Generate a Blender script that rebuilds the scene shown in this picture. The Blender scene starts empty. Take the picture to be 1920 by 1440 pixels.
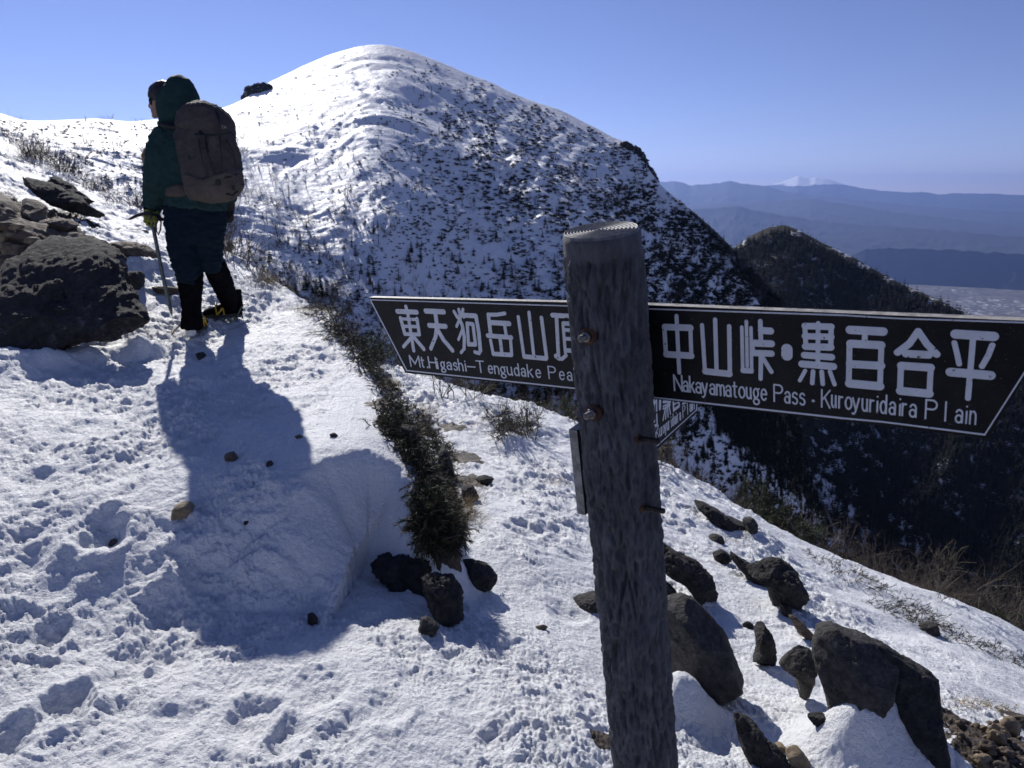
import bpy, math, random
import numpy as np
from mathutils import Vector

# ------------------------------------------------------------------ camera, sky, sun, exposure
scene = bpy.context.scene
CAM = np.array((0.0, 0.0, 1.55))
PITCH = math.radians(14.3)
FPX = 1400.0                                   # focal length in photo pixels (1920 wide)
cam_data = bpy.data.cameras.new('camera')
cam_data.sensor_width = 36.0
cam_data.lens = 36.0 * FPX / 1920.0
cam_data.clip_start = 0.05
cam_data.clip_end = 150000.0
cam_data.dof.use_dof = True
cam_data.dof.focus_distance = 1.75
cam_data.dof.aperture_fstop = 10.0
cam = bpy.data.objects.new('camera', cam_data)
scene.collection.objects.link(cam)
cam.location = CAM
cam.rotation_euler = (math.pi / 2 - PITCH, 0, 0)
scene.camera = cam

SUN_AZ, SUN_EL = math.radians(-24.0), math.radians(31.8)
world = bpy.data.worlds.new('World')
scene.world = world
world.use_nodes = True
wn = world.node_tree
wn.nodes.clear()
sky = wn.nodes.new('ShaderNodeTexSky')
sky.sky_type = 'NISHITA'
sky.sun_disc = False
sky.sun_elevation = SUN_EL
sky.sun_rotation = SUN_AZ
sky.altitude = 2500
sky.air_density = 0.85
sky.dust_density = 0.0
sky.ozone_density = 5.0
bg = wn.nodes.new('ShaderNodeBackground')
bg.inputs['Strength'].default_value = 0.076
wo = wn.nodes.new('ShaderNodeOutputWorld')
tint = wn.nodes.new('ShaderNodeMix'); tint.data_type = 'RGBA'; tint.blend_type = 'MULTIPLY'   # the camera's cool white balance
tint.inputs['Factor'].default_value = 1.0
tint.inputs['B'].default_value = (1.22, 0.93, 1.03, 1)
wn.links.new(sky.outputs[0], tint.inputs['A'])
wn.links.new(tint.outputs['Result'], bg.inputs[0])
wn.links.new(bg.outputs[0], wo.inputs[0])

sl = bpy.data.lights.new('sun', 'SUN')
sl.energy = 4.0
sl.angle = math.radians(0.5)
sl.color = (1.0, 0.965, 0.92)
sun = bpy.data.objects.new('sun', sl)
scene.collection.objects.link(sun)
SUNDIR = Vector((math.sin(SUN_AZ) * math.cos(SUN_EL), math.cos(SUN_AZ) * math.cos(SUN_EL), math.sin(SUN_EL)))
sun.rotation_euler = SUNDIR.to_track_quat('Z', 'Y').to_euler()
sun.location = (-20, 30, 30)

vs = scene.view_settings
vs.view_transform = 'Standard'
vs.look = 'None'
vs.exposure = 0.30
vs.gamma = 1.0
scene.cycles.max_bounces = 5
scene.cycles.diffuse_bounces = 3
scene.cycles.glossy_bounces = 2
scene.cycles.volume_bounces = 0
scene.cycles.transparent_max_bounces = 4

rng = np.random.default_rng(7)
random.seed(7)
COL = scene.collection

# ------------------------------------------------------------------ helpers
Fv = np.array((0, math.cos(PITCH), -math.sin(PITCH)))
Uv = np.array((0, math.sin(PITCH), math.cos(PITCH)))

def ray(px, py):
    u = (np.asarray(px, float) - 960) / FPX
    v = (720 - np.asarray(py, float)) / FPX
    return np.stack([u, Fv[1] + Uv[1] * v, Fv[2] + Uv[2] * v], -1)

def at_y(px, py, Y):
    d = ray(px, py)
    return CAM + d * (np.asarray(Y, float) / d[..., 1])[..., None]

def on_plane(px, py, p0, n):
    d = ray(px, py)
    t = np.dot(np.asarray(p0) - CAM, n) / (d @ n)
    return CAM + d * t[..., None] if np.ndim(t) else CAM + d * t

def to_px(p):
    q = np.asarray(p) - CAM
    z = q @ Fv
    return 960 + FPX * q[..., 0] / z, 720 - FPX * (q @ Uv) / z

def smooth(a, b, x):
    t = np.clip((x - a) / (b - a), 0, 1)
    return t * t * (3 - 2 * t)

_perm = np.random.default_rng(3).permutation(256)
_perm = np.concatenate([_perm, _perm])
_g3 = np.random.default_rng(4).normal(size=(256, 3))
_g3 /= np.linalg.norm(_g3, axis=1)[:, None]

def noise3(x, y, z):
    xi, yi, zi = np.floor(x).astype(int), np.floor(y).astype(int), np.floor(z).astype(int)
    xf, yf, zf = x - xi, y - yi, z - zi
    u, v, w = [t * t * t * (t * (t * 6 - 15) + 10) for t in (xf, yf, zf)]
    xi &= 255; yi &= 255; zi &= 255
    def g(dx, dy, dz):
        h = _perm[(_perm[(_perm[(xi + dx) & 255] + yi + dy) & 255] + zi + dz) & 255]
        gg = _g3[h]
        return gg[..., 0] * (xf - dx) + gg[..., 1] * (yf - dy) + gg[..., 2] * (zf - dz)
    def L(a, b, t): return a + (b - a) * t
    return 1.5 * L(L(L(g(0,0,0), g(1,0,0), u), L(g(0,1,0), g(1,1,0), u), v),
             L(L(g(0,0,1), g(1,0,1), u), L(g(0,1,1), g(1,1,1), u), v), w)

def fbm(x, y, z, octv=4, gain=0.5, ridged=False):
    s = 0; a = 1
    for k in range(octv):
        n = noise3(x + 17.3 * k, y + 5.1 * k, z + 9.7 * k)
        if ridged: n = 1 - 2 * np.abs(n)
        s = s + a * n
        a *= gain; x = x * 2.03; y = y * 2.03; z = z * 2.03
    return s

def mesh_np(name, verts, faces, mats=None, midx=None, smooth_=True):
    """faces: (n,3) or (n,4) int array, or list of such arrays"""
    me = bpy.data.meshes.new(name)
    if not isinstance(faces, (list, tuple)): faces = [faces]
    faces = [np.asarray(f, np.int32) for f in faces if len(f)]
    verts = np.asarray(verts, np.float32)
    me.vertices.add(len(verts)); me.vertices.foreach_set('co', verts.ravel())
    loops = np.concatenate([f.ravel() for f in faces])
    sizes = np.concatenate([np.full(len(f), f.shape[1], np.int32) for f in faces])
    starts = np.concatenate([[0], np.cumsum(sizes)[:-1]]).astype(np.int32)
    me.loops.add(len(loops)); me.loops.foreach_set('vertex_index', loops)
    me.polygons.add(len(sizes)); me.polygons.foreach_set('loop_start', starts)
    me.polygons.foreach_set('loop_total', sizes)
    if midx is not None: me.polygons.foreach_set('material_index', np.asarray(midx, np.int32))
    me.polygons.foreach_set('use_smooth', np.full(len(sizes), smooth_))
    for m in (mats or []): me.materials.append(m)
    me.update(calc_edges=True)
    me.validate()
    return me

def link(name, me, parent=None, loc=None):
    o = bpy.data.objects.new(name, me)
    COL.objects.link(o)
    if parent is not None: o.parent = parent
    if loc is not None: o.location = loc
    return o

def tag(o, label=None, cat=None, group=None, kind=None):
    if label: o['label'] = label
    if cat: o['category'] = cat
    if group: o['group'] = group
    if kind: o['kind'] = kind
    return o

def empty(name, loc, label, cat, group=None):
    o = bpy.data.objects.new(name, None)
    o.empty_display_size = 0.1
    COL.objects.link(o); o.location = loc
    return tag(o, label, cat, group)

class MB:
    """collects raw pieces into one mesh; verts are world coordinates minus origin"""
    def __init__(s): s.v = []; s.t = []; s.q = []; s.n = 0
    def add(s, v, tri=None, quad=None):
        v = np.asarray(v, float).reshape(-1, 3)
        s.v.append(v)
        if tri is not None and len(tri): s.t.append(np.asarray(tri) + s.n)
        if quad is not None and len(quad): s.q.append(np.asarray(quad) + s.n)
        s.n += len(v)
    def tube(s, pts, rad, n=8, caps=True, flat=None, squash=1.0):
        """tube along pts; flat = normal along which the section is squashed"""
        pts = np.asarray(pts, float); m = len(pts)
        rad = np.broadcast_to(np.asarray(rad, float), (m,))
        tg = np.gradient(pts, axis=0) if m > 2 else np.repeat((pts[-1:] - pts[:1]), m, 0)
        tg /= np.linalg.norm(tg, axis=1)[:, None] + 1e-12
        ref = np.array(flat if flat is not None else (0.13, 0.21, 0.97)); ref = ref / np.linalg.norm(ref)
        if flat is None and abs(tg[0] @ ref) > 0.95: ref = np.array((0.98, 0.1, 0.1))
        a = np.arange(n) * 2 * math.pi / n
        vs_ = []
        for i in range(m):
            b = np.cross(tg[i], ref); b /= np.linalg.norm(b) + 1e-12
            c = np.cross(b, tg[i])
            vs_.append(pts[i] + rad[i] * (np.cos(a)[:, None] * b + squash * np.sin(a)[:, None] * c))
        v = np.concatenate(vs_)
        q = []
        for i in range(m - 1):
            for j in range(n):
                k = (j + 1) % n
                q.append((i * n + j, i * n + k, (i + 1) * n + k, (i + 1) * n + j))
        t = []
        if caps:
            v = np.concatenate([v, pts[:1], pts[-1:]])
            for j in range(n):
                k = (j + 1) % n
                t.append((m * n, k, j)); t.append((m * n + 1, (m - 1) * n + j, (m - 1) * n + k))
        s.add(v, t, q)
    def mesh(s, name, mats, origin=(0, 0, 0), smooth_=True):
        v = np.concatenate(s.v) - np.asarray(origin)
        fs = []
        if s.t: fs.append(np.concatenate(s.t))
        if s.q: fs.append(np.concatenate(s.q))
        return mesh_np(name, v, fs, mats if isinstance(mats, list) else [mats], None, smooth_)

def box_verts(c, ax, ay, az):
    c, ax, ay, az = map(np.asarray, (c, ax, ay, az))
    return np.array([c + i * ax + j * ay + k * az for i in (-1, 1) for j in (-1, 1) for k in (-1, 1)])
BOXQ = [(0,1,3,2),(4,6,7,5),(0,4,5,1),(2,3,7,6),(0,2,6,4),(1,5,7,3)]

# ------------------------------------------------------------------ materials
def new_mat(name):
    m = bpy.data.materials.new(name); m.use_nodes = True
    nt = m.node_tree
    b = nt.nodes['Principled BSDF']
    return m, nt, b

def N(nt, t, **kw):
    n = nt.nodes.new(t)
    for k, v in kw.items():
        if k in n.inputs: n.inputs[k].default_value = v
        else: setattr(n, k, v)
    return n

def ramp(nt, fac, stops):
    r = nt.nodes.new('ShaderNodeValToRGB')
    el = r.color_ramp.elements
    while len(el) < len(stops): el.new(0.5)
    for e, (p, c) in zip(el, stops):
        e.position = p; e.color = (*c, 1) if len(c) == 3 else c
    nt.links.new(fac, r.inputs[0])
    return r

def mat(name, c1, c2=None, scale=8, rough=0.8, bump=0.3, bscale=None, metal=0, dist=0.01, detail=6, lo=0.35, hi=0.65, coord='Object', spec=0.5, stretch=None):
    m, nt, b = new_mat(name)
    tc = N(nt, 'ShaderNodeTexCoord')
    src = tc.outputs[coord]
    if stretch:
        mp = N(nt, 'ShaderNodeMapping'); mp.inputs['Scale'].default_value = stretch
        nt.links.new(src, mp.inputs[0]); src = mp.outputs[0]
    if c2 is not None:
        nz = N(nt, 'ShaderNodeTexNoise', Scale=scale, Detail=detail, Roughness=0.65)
        nt.links.new(src, nz.inputs['Vector'])
        r = ramp(nt, nz.outputs[0], [(lo, c1), (hi, c2)])
        nt.links.new(r.outputs[0], b.inputs['Base Color'])
    else: b.inputs['Base Color'].default_value = (*c1, 1)
    b.inputs['Roughness'].default_value = rough
    b.inputs['Metallic'].default_value = metal
    b.inputs['Specular IOR Level'].default_value = spec
    if bump:
        n2 = N(nt, 'ShaderNodeTexNoise', Scale=bscale or scale * 3, Detail=6, Roughness=0.6)
        nt.links.new(src, n2.inputs['Vector'])
        bp = N(nt, 'ShaderNodeBump', Strength=bump, Distance=dist)
        nt.links.new(n2.outputs[0], bp.inputs['Height'])
        nt.links.new(bp.outputs[0], b.inputs['Normal'])
    return m

def snow_mat(name, near=True):
    m, nt, b = new_mat(name)
    tc = N(nt, 'ShaderNodeTexCoord')
    nz = N(nt, 'ShaderNodeTexNoise', Scale=(1.3 if near else 0.02), Detail=5)
    nt.links.new(tc.outputs['Object'], nz.inputs['Vector'])
    r = ramp(nt, nz.outputs[0], [(0.35, (0.86, 0.88, 0.90)), (0.7, (0.91, 0.92, 0.93))])
    if near:   # bare earth where the snow has blown off
        at = N(nt, 'ShaderNodeAttribute', attribute_name='soil')
        e = N(nt, 'ShaderNodeTexNoise', Scale=26, Detail=6, Roughness=.7); nt.links.new(tc.outputs['Object'], e.inputs['Vector'])
        er = ramp(nt, e.outputs[0], [(0.3, (0.025, 0.019, 0.014)), (0.55, (0.08, 0.058, 0.04)), (0.75, (0.19, 0.145, 0.10))])
        e2 = N(nt, 'ShaderNodeTexNoise', Scale=7, Detail=6, Roughness=.7); nt.links.new(tc.outputs['Object'], e2.inputs['Vector'])
        ad = N(nt, 'ShaderNodeMath', operation='ADD'); nt.links.new(at.outputs['Fac'], ad.inputs[0]); nt.links.new(e2.outputs[0], ad.inputs[1])
        th = ramp(nt, ad.outputs[0], [(0.86, (0, 0, 0)), (0.96, (1, 1, 1))])
        mx = N(nt, 'ShaderNodeMix', data_type='RGBA'); nt.links.new(th.outputs[0], mx.inputs['Factor'])
        nt.links.new(r.outputs[0], mx.inputs['A']); nt.links.new(er.outputs[0], mx.inputs['B'])
        nt.links.new(mx.outputs['Result'], b.inputs['Base Color'])
    else: nt.links.new(r.outputs[0], b.inputs['Base Color'])
    b.inputs['Roughness'].default_value = 0.55
    b.inputs['Specular IOR Level'].default_value = 0.35
    if near:
        a = N(nt, 'ShaderNodeTexNoise', Scale=55, Detail=5, Roughness=0.65)
        c = N(nt, 'ShaderNodeTexNoise', Scale=340, Detail=3, Roughness=0.6)
        nt.links.new(tc.outputs['Object'], a.inputs['Vector']); nt.links.new(tc.outputs['Object'], c.inputs['Vector'])
        b1 = N(nt, 'ShaderNodeBump', Strength=1.0, Distance=0.018)
        b2 = N(nt, 'ShaderNodeBump', Strength=0.8, Distance=0.004)
        nt.links.new(a.outputs[0], b1.inputs['Height']); nt.links.new(c.outputs[0], b2.inputs['Height'])
        nt.links.new(b1.outputs[0], b2.inputs['Normal']); nt.links.new(b2.outputs[0], b.inputs['Normal'])
    else:
        a = N(nt, 'ShaderNodeTexNoise', Scale=0.35, Detail=6, Roughness=0.65)
        nt.links.new(tc.outputs['Object'], a.inputs['Vector'])
        b1 = N(nt, 'ShaderNodeBump', Strength=0.6, Distance=1.2)
        nt.links.new(a.outputs[0], b1.inputs['Height']); nt.links.new(b1.outputs[0], b.inputs['Normal'])
    return m

M_snow = snow_mat('snow_near'); M_snow_far = snow_mat('snow_far', False)
def far_cover(m):
    nt = m.node_tree; b = nt.nodes['Principled BSDF']; prev = b.inputs['Base Color'].links[0].from_socket
    tc = N(nt, 'ShaderNodeTexCoord')
    a1 = N(nt, 'ShaderNodeAttribute', attribute_name='wood'); n1 = N(nt, 'ShaderNodeTexNoise', Scale=.16, Detail=9, Roughness=.72); nt.links.new(tc.outputs['Object'], n1.inputs['Vector'])
    ad = N(nt, 'ShaderNodeMath', operation='ADD'); nt.links.new(a1.outputs['Fac'], ad.inputs[0]); nt.links.new(n1.outputs[0], ad.inputs[1])
    th = ramp(nt, ad.outputs[0], [(.70, (0, 0, 0)), (.80, (1, 1, 1))])
    n2 = N(nt, 'ShaderNodeTexNoise', Scale=.5, Detail=5); nt.links.new(tc.outputs['Object'], n2.inputs['Vector'])
    c2 = ramp(nt, n2.outputs[0], [(.35, (.012, .012, .010)), (.6, (.05, .04, .032)), (.75, (.10, .082, .068))])
    mx = N(nt, 'ShaderNodeMix', data_type='RGBA'); nt.links.new(th.outputs[0], mx.inputs['Factor']); nt.links.new(prev, mx.inputs['A']); nt.links.new(c2.outputs[0], mx.inputs['B'])
    nt.links.new(mx.outputs['Result'], b.inputs['Base Color'])
far_cover(M_snow_far)
M_rock = mat('dark_volcanic_rock', (0.010, 0.0095, 0.010), (0.05, 0.046, 0.045), 22, 0.9, 1.0, 45, dist=0.03)
M_rock_grey = mat('grey_rock', (0.018, 0.017, 0.017), (0.08, 0.074, 0.07), 30, 0.9, 1.0, 90, dist=0.014)
M_rock_brown = mat('brown_rock', (0.06, 0.045, 0.033), (0.19, 0.145, 0.105), 10, 0.85, 0.9, 40, dist=0.01, stretch=(1, 1, 2.5))
M_rock_tan = mat('tan_stone', (0.12, 0.09, 0.055), (0.3, 0.235, 0.155), 14, 0.85, 0.6, 70, dist=0.006)
M_bark = mat('bark', (0.05, 0.035, 0.025), (0.13, 0.1, 0.075), 40, 0.9, 0.5)
M_twig = mat('bare_twig', (0.055, 0.043, 0.034), (0.15, 0.12, 0.095), 15, 0.9, 0)
M_needle = mat('pine_needle', (0.012, 0.02, 0.01), (0.045, 0.06, 0.022), 6, 0.6, 0, spec=0.3)
M_needle_dry = mat('pine_needle_dry', (0.05, 0.045, 0.018), (0.12, 0.1, 0.045), 6, 0.7, 0)
M_conifer = mat('conifer_foliage', (0.005, 0.008, 0.006), (0.017, 0.024, 0.013), 0.9, 0.8, 0, spec=0.2)
M_grass = mat('dry_grass', (0.22, 0.16, 0.08), (0.5, 0.4, 0.24), 20, 0.8, 0)
M_soil = mat('soil', (0.08, 0.05, 0.03), (0.2, 0.14, 0.09), 25, 0.95, 0.8, 70, dist=0.01)
# ------------------------------------------------------------------ near ground
def rbf_fit(P, z, lam=1e-4):
    P = np.asarray(P); n = len(P)
    d = np.linalg.norm(P[:, None] - P[None], axis=2)
    K = np.where(d > 0, d * d * np.log(d + 1e-12), 0) + lam * np.eye(n)
    A = np.zeros((n + 3, n + 3)); A[:n, :n] = K
    A[:n, n] = 1; A[:n, n + 1:] = P; A[n:, :n] = A[:n, n:].T
    w = np.linalg.solve(A, np.concatenate([z, np.zeros(3)]))
    def f(x, y):
        x = np.asarray(x, float); y = np.asarray(y, float)
        s = w[n] + w[n + 1] * x + w[n + 2] * y
        for i in range(n):
            r2 = (x - P[i, 0]) ** 2 + (y - P[i, 1]) ** 2
            s = s + w[i] * 0.5 * r2 * np.log(r2 + 1e-12)
        return s
    return f

def ctrl(rows, extra):
    a = np.array(rows, float)
    p = at_y(a[:, 0], a[:, 1], a[:, 2])
    p = np.concatenate([p, np.array(extra, float) + np.array((0, 0, 1.55))])
    return p

# lower ground: foreground, lower trail, right-hand slope (px, py, Y)
PL = ctrl([
 (0,1440,1.6),(0,1250,1.95),(0,1100,2.35),(250,1440,1.63),(250,1240,2.03),(250,1130,2.36),(450,1440,1.63),(500,1230,2.08),(600,1150,2.42),(700,1440,1.64),(760,1250,2.08),
 (900,1440,1.66),(900,1300,1.97),(740,1120,2.55),(860,1160,2.5),(1000,1200,2.4),(1050,1400,1.75),(1000,1050,3.2),(950,950,3.95),(950,900,4.6),(870,1000,3.4),
 (850,860,5.0),(880,780,6.0),(1000,800,6.2),(780,760,6.2),(700,690,7.2),(760,700,8.0),(900,748,8.2),(1000,765,8.3),(1060,790,8.2),(1240,872,8.0),
 (1400,960,7.2),(1500,1015,6.7),(1650,1080,6.1),(1800,1132,5.8),(1920,1188,5.5),(1300,1400,2.0),(1500,1400,2.07),(1750,1430,2.1),(1900,1420,2.2),(1200,1400,1.85),
 (1600,1200,3.3),(1400,1100,3.8),(1300,950,5.3),(1700,1150,4.5),(1850,1300,3.0),(1150,1000,4.1),(1150,1200,2.7),(1400,1250,2.75)],
 [(0,-1,-1.5),(-3,0,-1.45),(3,0,-2.1),(5,3,-3.9),(-6,9,-3.2),(-3,9,-2.6),(-6,3,-1.6),(6,7,-6.2),(-4,1.5,-1.45)])
fL = rbf_fit(PL[:, :2], PL[:, 2], 1e-3)
# upper shelf and ridge
PU = ctrl([
 (0,940,2.75),(200,930,2.78),(400,930,2.74),(560,880,2.85),(700,845,3.05),(760,870,3.05),(800,950,2.74),(450,800,3.37),(400,700,4.35),(360,635,5.3),(640,700,4.4),(600,640,5.1),
 (430,605,5.75),(0,700,4.2),(150,690,4.5),(270,680,4.65),(300,560,5.9),(330,520,6.3),(250,450,6.9),(180,410,8.0),(60,330,9.0),(0,300,9.5),(100,460,6.2),(0,450,6.0),
 (430,478,7.6),(520,535,6.8),(600,590,5.9),(350,430,8.5),(290,402,9.2),(200,368,10.0),(100,300,11.0),(0,237,12.0),(300,760,3.75),(100,800,3.5),(520,590,6.0),(660,650,4.95),(720,760,3.8)],
 [(-4,2.6,-1.1),(-6,5,0.3),(-8,9,1.6),(-9,13,2.4),(-5,4,-.5)])
fU = rbf_fit(PU[:, :2], PU[:, 2], 1e-3)
# top edge of the shelf (px, py, Y, width of the face)
EDGE = np.array([(-700,120,15,1.5),(-250,150,13.5,1.4),(0,232,12.1,1.2),(100,297,11.05,1.0),(200,366,10.0,.9),(290,400,9.25,.8),(350,428,8.6,.8),(430,476,7.6,.7),(520,533,6.8,.6),(600,588,5.9,.5),
 (665,655,4.95,.35),(712,760,3.85,.28),(775,872,3.1,.26),(812,955,2.76,.2),(752,868,2.98,.36),(690,850,3.02,.42),(600,872,2.92,.45),(540,905,2.80,.6),(400,900,2.95,1.1),(200,880,3.1,1.6),(0,870,3.2,1.8),(-300,870,3.3,1.9),(-1200,870,3.3,2)], float)
EP = at_y(EDGE[:, 0], EDGE[:, 1], EDGE[:, 2])[:, :2]
EW = EDGE[:, 3]

def edge_dist(x, y):
    """signed distance to the shelf edge: positive on the lower side, with local face width"""
    best = np.full(np.shape(x), 1e9); w = np.zeros(np.shape(x)); inside = np.zeros(np.shape(x), bool)
    for i in range(len(EP) - 1):
        a, b = EP[i], EP[i + 1]; ab = b - a
        t = np.clip(((x - a[0]) * ab[0] + (y - a[1]) * ab[1]) / (ab @ ab), 0, 1)
        d = np.hypot(x - a[0] - t * ab[0], y - a[1] - t * ab[1])
        m = d < best
        best = np.where(m, d, best); w = np.where(m, EW[i] + t * (EW[i + 1] - EW[i]), w)
    poly = np.concatenate([EP, [(-30, 2.7)], [(-30, 30)], [(EP[0][0], 30)]])
    j = len(poly) - 1
    for i in range(len(poly)):
        xi, yi = poly[i]; xj, yj = poly[j]
        c = ((yi > y) != (yj > y)) & (x < (xj - xi) * (y - yi) / (yj - yi + 1e-12) + xi)
        inside ^= c; j = i
    return np.where(inside, -best, best), w

CREST = at_y(np.array([-900, 300, 700,760,900,1000,1060,1240,1400,1500,1650,1800,1920,2300,3200.]),
             np.array([640, 660, 690,700,748,765,790,872,960,1015,1080,1132,1188,1300,1500.]),
             np.array([9, 8.6, 8.2,8.1,8.2,8.3,8.2,8.0,7.2,6.7,6.1,5.8,5.5,5.0,4.4]))[:, :2]
_caz = np.arctan2(CREST[:, 0], CREST[:, 1]); _cr = np.hypot(CREST[:, 0], CREST[:, 1])

def base_height(x, y):
    x = np.asarray(x, float); y = np.asarray(y, float)
    r = np.hypot(x, y); az = np.arctan2(x, y)
    cr = np.interp(az, _caz, _cr)
    over = np.maximum(r - cr, 0)
    k = np.where(over > 0, cr / np.maximum(r, .1), 1)          # beyond the crest continue radially
    lo = fL(x * k, y * k) - 0.52 * over - 0.35 * (1 - np.exp(-over / .6)) 
    wob = 0.05 * noise3(x * 3.1, y * 3.1, x * 0 + .5) + 0.02 * noise3(x * 11, y * 11, x * 0 + .5)
    d, w = edge_dist(x, y)
    far = np.minimum(np.maximum(r - 14, 0), 60)
    xu = x * np.minimum(1, 14 / np.maximum(r, .1)); yu = y * np.minimum(1, 14 / np.maximum(r, .1))
    up = fU(np.clip(xu, -10, 3), yu) - .3 * far
    t = smooth(0, 1, (d + wob * np.clip(w * 2.5, 0, 1)) / w)
    return up * (1 - t) + np.minimum(lo, up + .02) * t

def ground(x, y, detail=True):
    h = base_height(x, y)
    x = np.asarray(x, float); y = np.asarray(y, float); r = np.hypot(x, y); z0 = np.zeros_like(x)
    d, w = edge_dist(x, y)
    face = np.exp(-((d - w * .5) / (w * .6)) ** 2)
    up = smooth(.05, -.1, d)
    # how trampled: foreground and trails rough, shelf right of the shadow wind-packed
    px = 960 + FPX * x / np.maximum(y, .3)
    calm = up * smooth(-1.15, -.8, x) * smooth(6, 4.5, y)
    calm = np.maximum(calm, smooth(1.6, 2.6, x) * .8)
    patchy = smooth(-.35, .45, noise3(x * 1.5, y * 1.2, z0 + 60) + .5 * noise3(x * 4, y * 3.2, z0 + 61))
    amp = (1 - .72 * calm) * (.42 + .75 * patchy) * (1 + .28 * np.clip(r - 3.2, 0, 6))
    h = h + .035 * noise3(x * 1.7, y * 1.7, z0 + 3.3) * (1 - .4 * calm)
    h = h + amp * .020 * noise3(x * 4.5, y * 4.0, z0 + 1.3)
    wx = x + .05 * noise3(x * 6, y * 6, z0 + 8); wy = y + .05 * noise3(x * 6, y * 6, z0 + 19)
    n2 = noise3(wx * 10, wy * 13, z0 + 2.2)
    h = h + amp * .014 * n2 + amp * .012 * np.maximum(noise3(wx * 8, wy * 9, z0 + 31), 0) ** 1.0
    n3 = noise3(wx * 24, wy * 28, z0 + 5.5)
    h = h + amp * .0085 * n3
    h = h + amp * .015 * (np.abs(noise3(wx * 13 + 5, wy * 16, z0 + 81)) - .2) * smooth(-.2, .5, noise3(x * 2.3, y * 2.0, z0 + 82) + .15)
    if detail:
        n4 = np.abs(noise3(wx * 42, wy * 48, z0 + 4.1))
        cr_ = np.maximum(noise3(wx * 31 + 4, wy * 36, z0 + 14) - .15, 0)
        h = h + amp * .0115 * (n4 - .2) + amp * .009 * cr_ + amp * .0055 * noise3(x * 95, y * 95, z0 + 6) * smooth(7, 3, r)
    # prints: soft pits trodden in the snow
    wx2 = x + .035 * noise3(x * 9, y * 9, z0 + 40) + .012 * noise3(x * 30, y * 30, z0 + 41); wy2 = y + .035 * noise3(x * 9, y * 9, z0 + 50) + .012 * noise3(x * 30, y * 30, z0 + 51)
    for (fx, fy, fr, fd) in PITS:
        q = ((wx2 - fx) ** 2 + ((wy2 - fy) * .8) ** 2) / fr ** 2
        m = q < 6
        if np.any(m):
            h = h - np.where(m, fd * np.exp(-q ** 1.5) - fd * .3 * np.exp(-(q - 1.7) ** 2), 0)
    # wind ridges on the bank face and the right slope
    ss = noise3(x * 3 + y * 1.2, y * 7 - x * 2, z0 + 7.7)
    h = h + face * smooth(6, 4, y) * (.012 * noise3(wx * 13, wy * 9, z0 + 71) + .010 * np.abs(noise3(wx * 7 + 3, wy * 18, z0 + 72)))
    h = h + face * (.015 + .02 * up) * ss * smooth(8, 4, y) + smooth(1.0, 1.8, x) * .035 * noise3(x * 1.6 + y * .9, y * 4 - x * 1.3, z0 + 11)
    for (mx, my, mr, mh) in MOUNDS:
        q = ((x - mx) ** 2 + (y - my) ** 2) / mr ** 2
        h = h + mh * np.exp(-q * 1.3)
    return h

PITS = []; MOUNDS = []
_r2 = np.random.default_rng(21)
def _hit_base(px, py):
    d = ray(px, py); ts = np.concatenate([np.linspace(.8, 12, 600), np.linspace(12, 60, 300)])
    p = CAM + ts[:, None] * d
    b = p[:, 2] < base_height(p[:, 0], p[:, 1])
    i = np.argmax(b)
    return p[i] if b.any() else None
for (a, b_, fr, fd) in [(190,1010,.085,.07),(95,1190,.05,.05),(120,1330,.07,.07),(250,1240,.09,.045),(380,1080,.08,.04),(470,1350,.07,.045),(330,1350,.06,.03),(60,1060,.06,.04),(720,1330,.06,.04),
                        (600,1300,.07,.03),(1000,1270,.06,.035),(1060,1150,.07,.035),(930,1380,.05,.035),(980,1000,.08,.04),(1020,900,.1,.04),(540,1390,.05,.03),(850,1240,.05,.03),(20,1400,.07,.06),(1040,1000,.07,.04),
                        (300,1150,.06,.03),(160,800,.08,.03),(260,860,.07,.03),(60,900,.08,.035),(540,770,.05,.03),(650,1380,.06,.03),(1120,960,.08,.04),(350,500,.12,.05),(300,470,.12,.05)]:
    p = _hit_base(a, b_); PITS.append((p[0], p[1], fr, fd * .6))
for _ in range(26):
    a = _r2.uniform(0, 1120); b_ = _r2.uniform(1000, 1440) if _r2.random() < .6 else _r2.uniform(650, 1440)
    p = _hit_base(a, b_)
    if p is not None and edge_dist(p[0:1], p[1:2])[0][0] * 1 > -9: PITS.append((p[0], p[1], _r2.uniform(.025, .06), _r2.uniform(.004, .010)))
for (a, b_, mr, mh) in [(1275,1345,.12,.17),(1668,1425,.2,.27),(1600,1440,.12,.1),(1560,1420,.12,.05),(1700,1330,.09,.08),(1500,1270,.09,.05),(160,676,.2,.09),(262,672,.13,.13),(20,684,.22,.08),(100,690,.12,.07),(1440,1020,.2,.05),(960,830,.15,.06),(640,610,.25,.06),(90,1165,.035,.035),(285,1245,.03,.03)] + [(a, b, .07, .022) for a, b in [(1365,1352),(1320,1345),(1290,1330),(1480,1152),(1455,1130),(1365,1152),(1330,1125),(1440,1254),(1516,1324),(845,1165),(790,1120),(905,1113),(1400,1003),(808,1197),(240,502),(285,503),(250,547),(1745,1197),(1600,1362)]]:
    p = _hit_base(a, b_)
    if p is not None: MOUNDS.append((p[0], p[1], mr, mh))

def hit(px, py, detail=False):
    d = ray(px, py)
    ts = np.concatenate([np.arange(.8, 8, .02), np.arange(8, 60, .1)])
    p = CAM + ts[:, None] * d
    b = p[:, 2] < ground(p[:, 0], p[:, 1], False)
    if not b.any(): return None
    i = np.argmax(b)
    return p[i]

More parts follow.
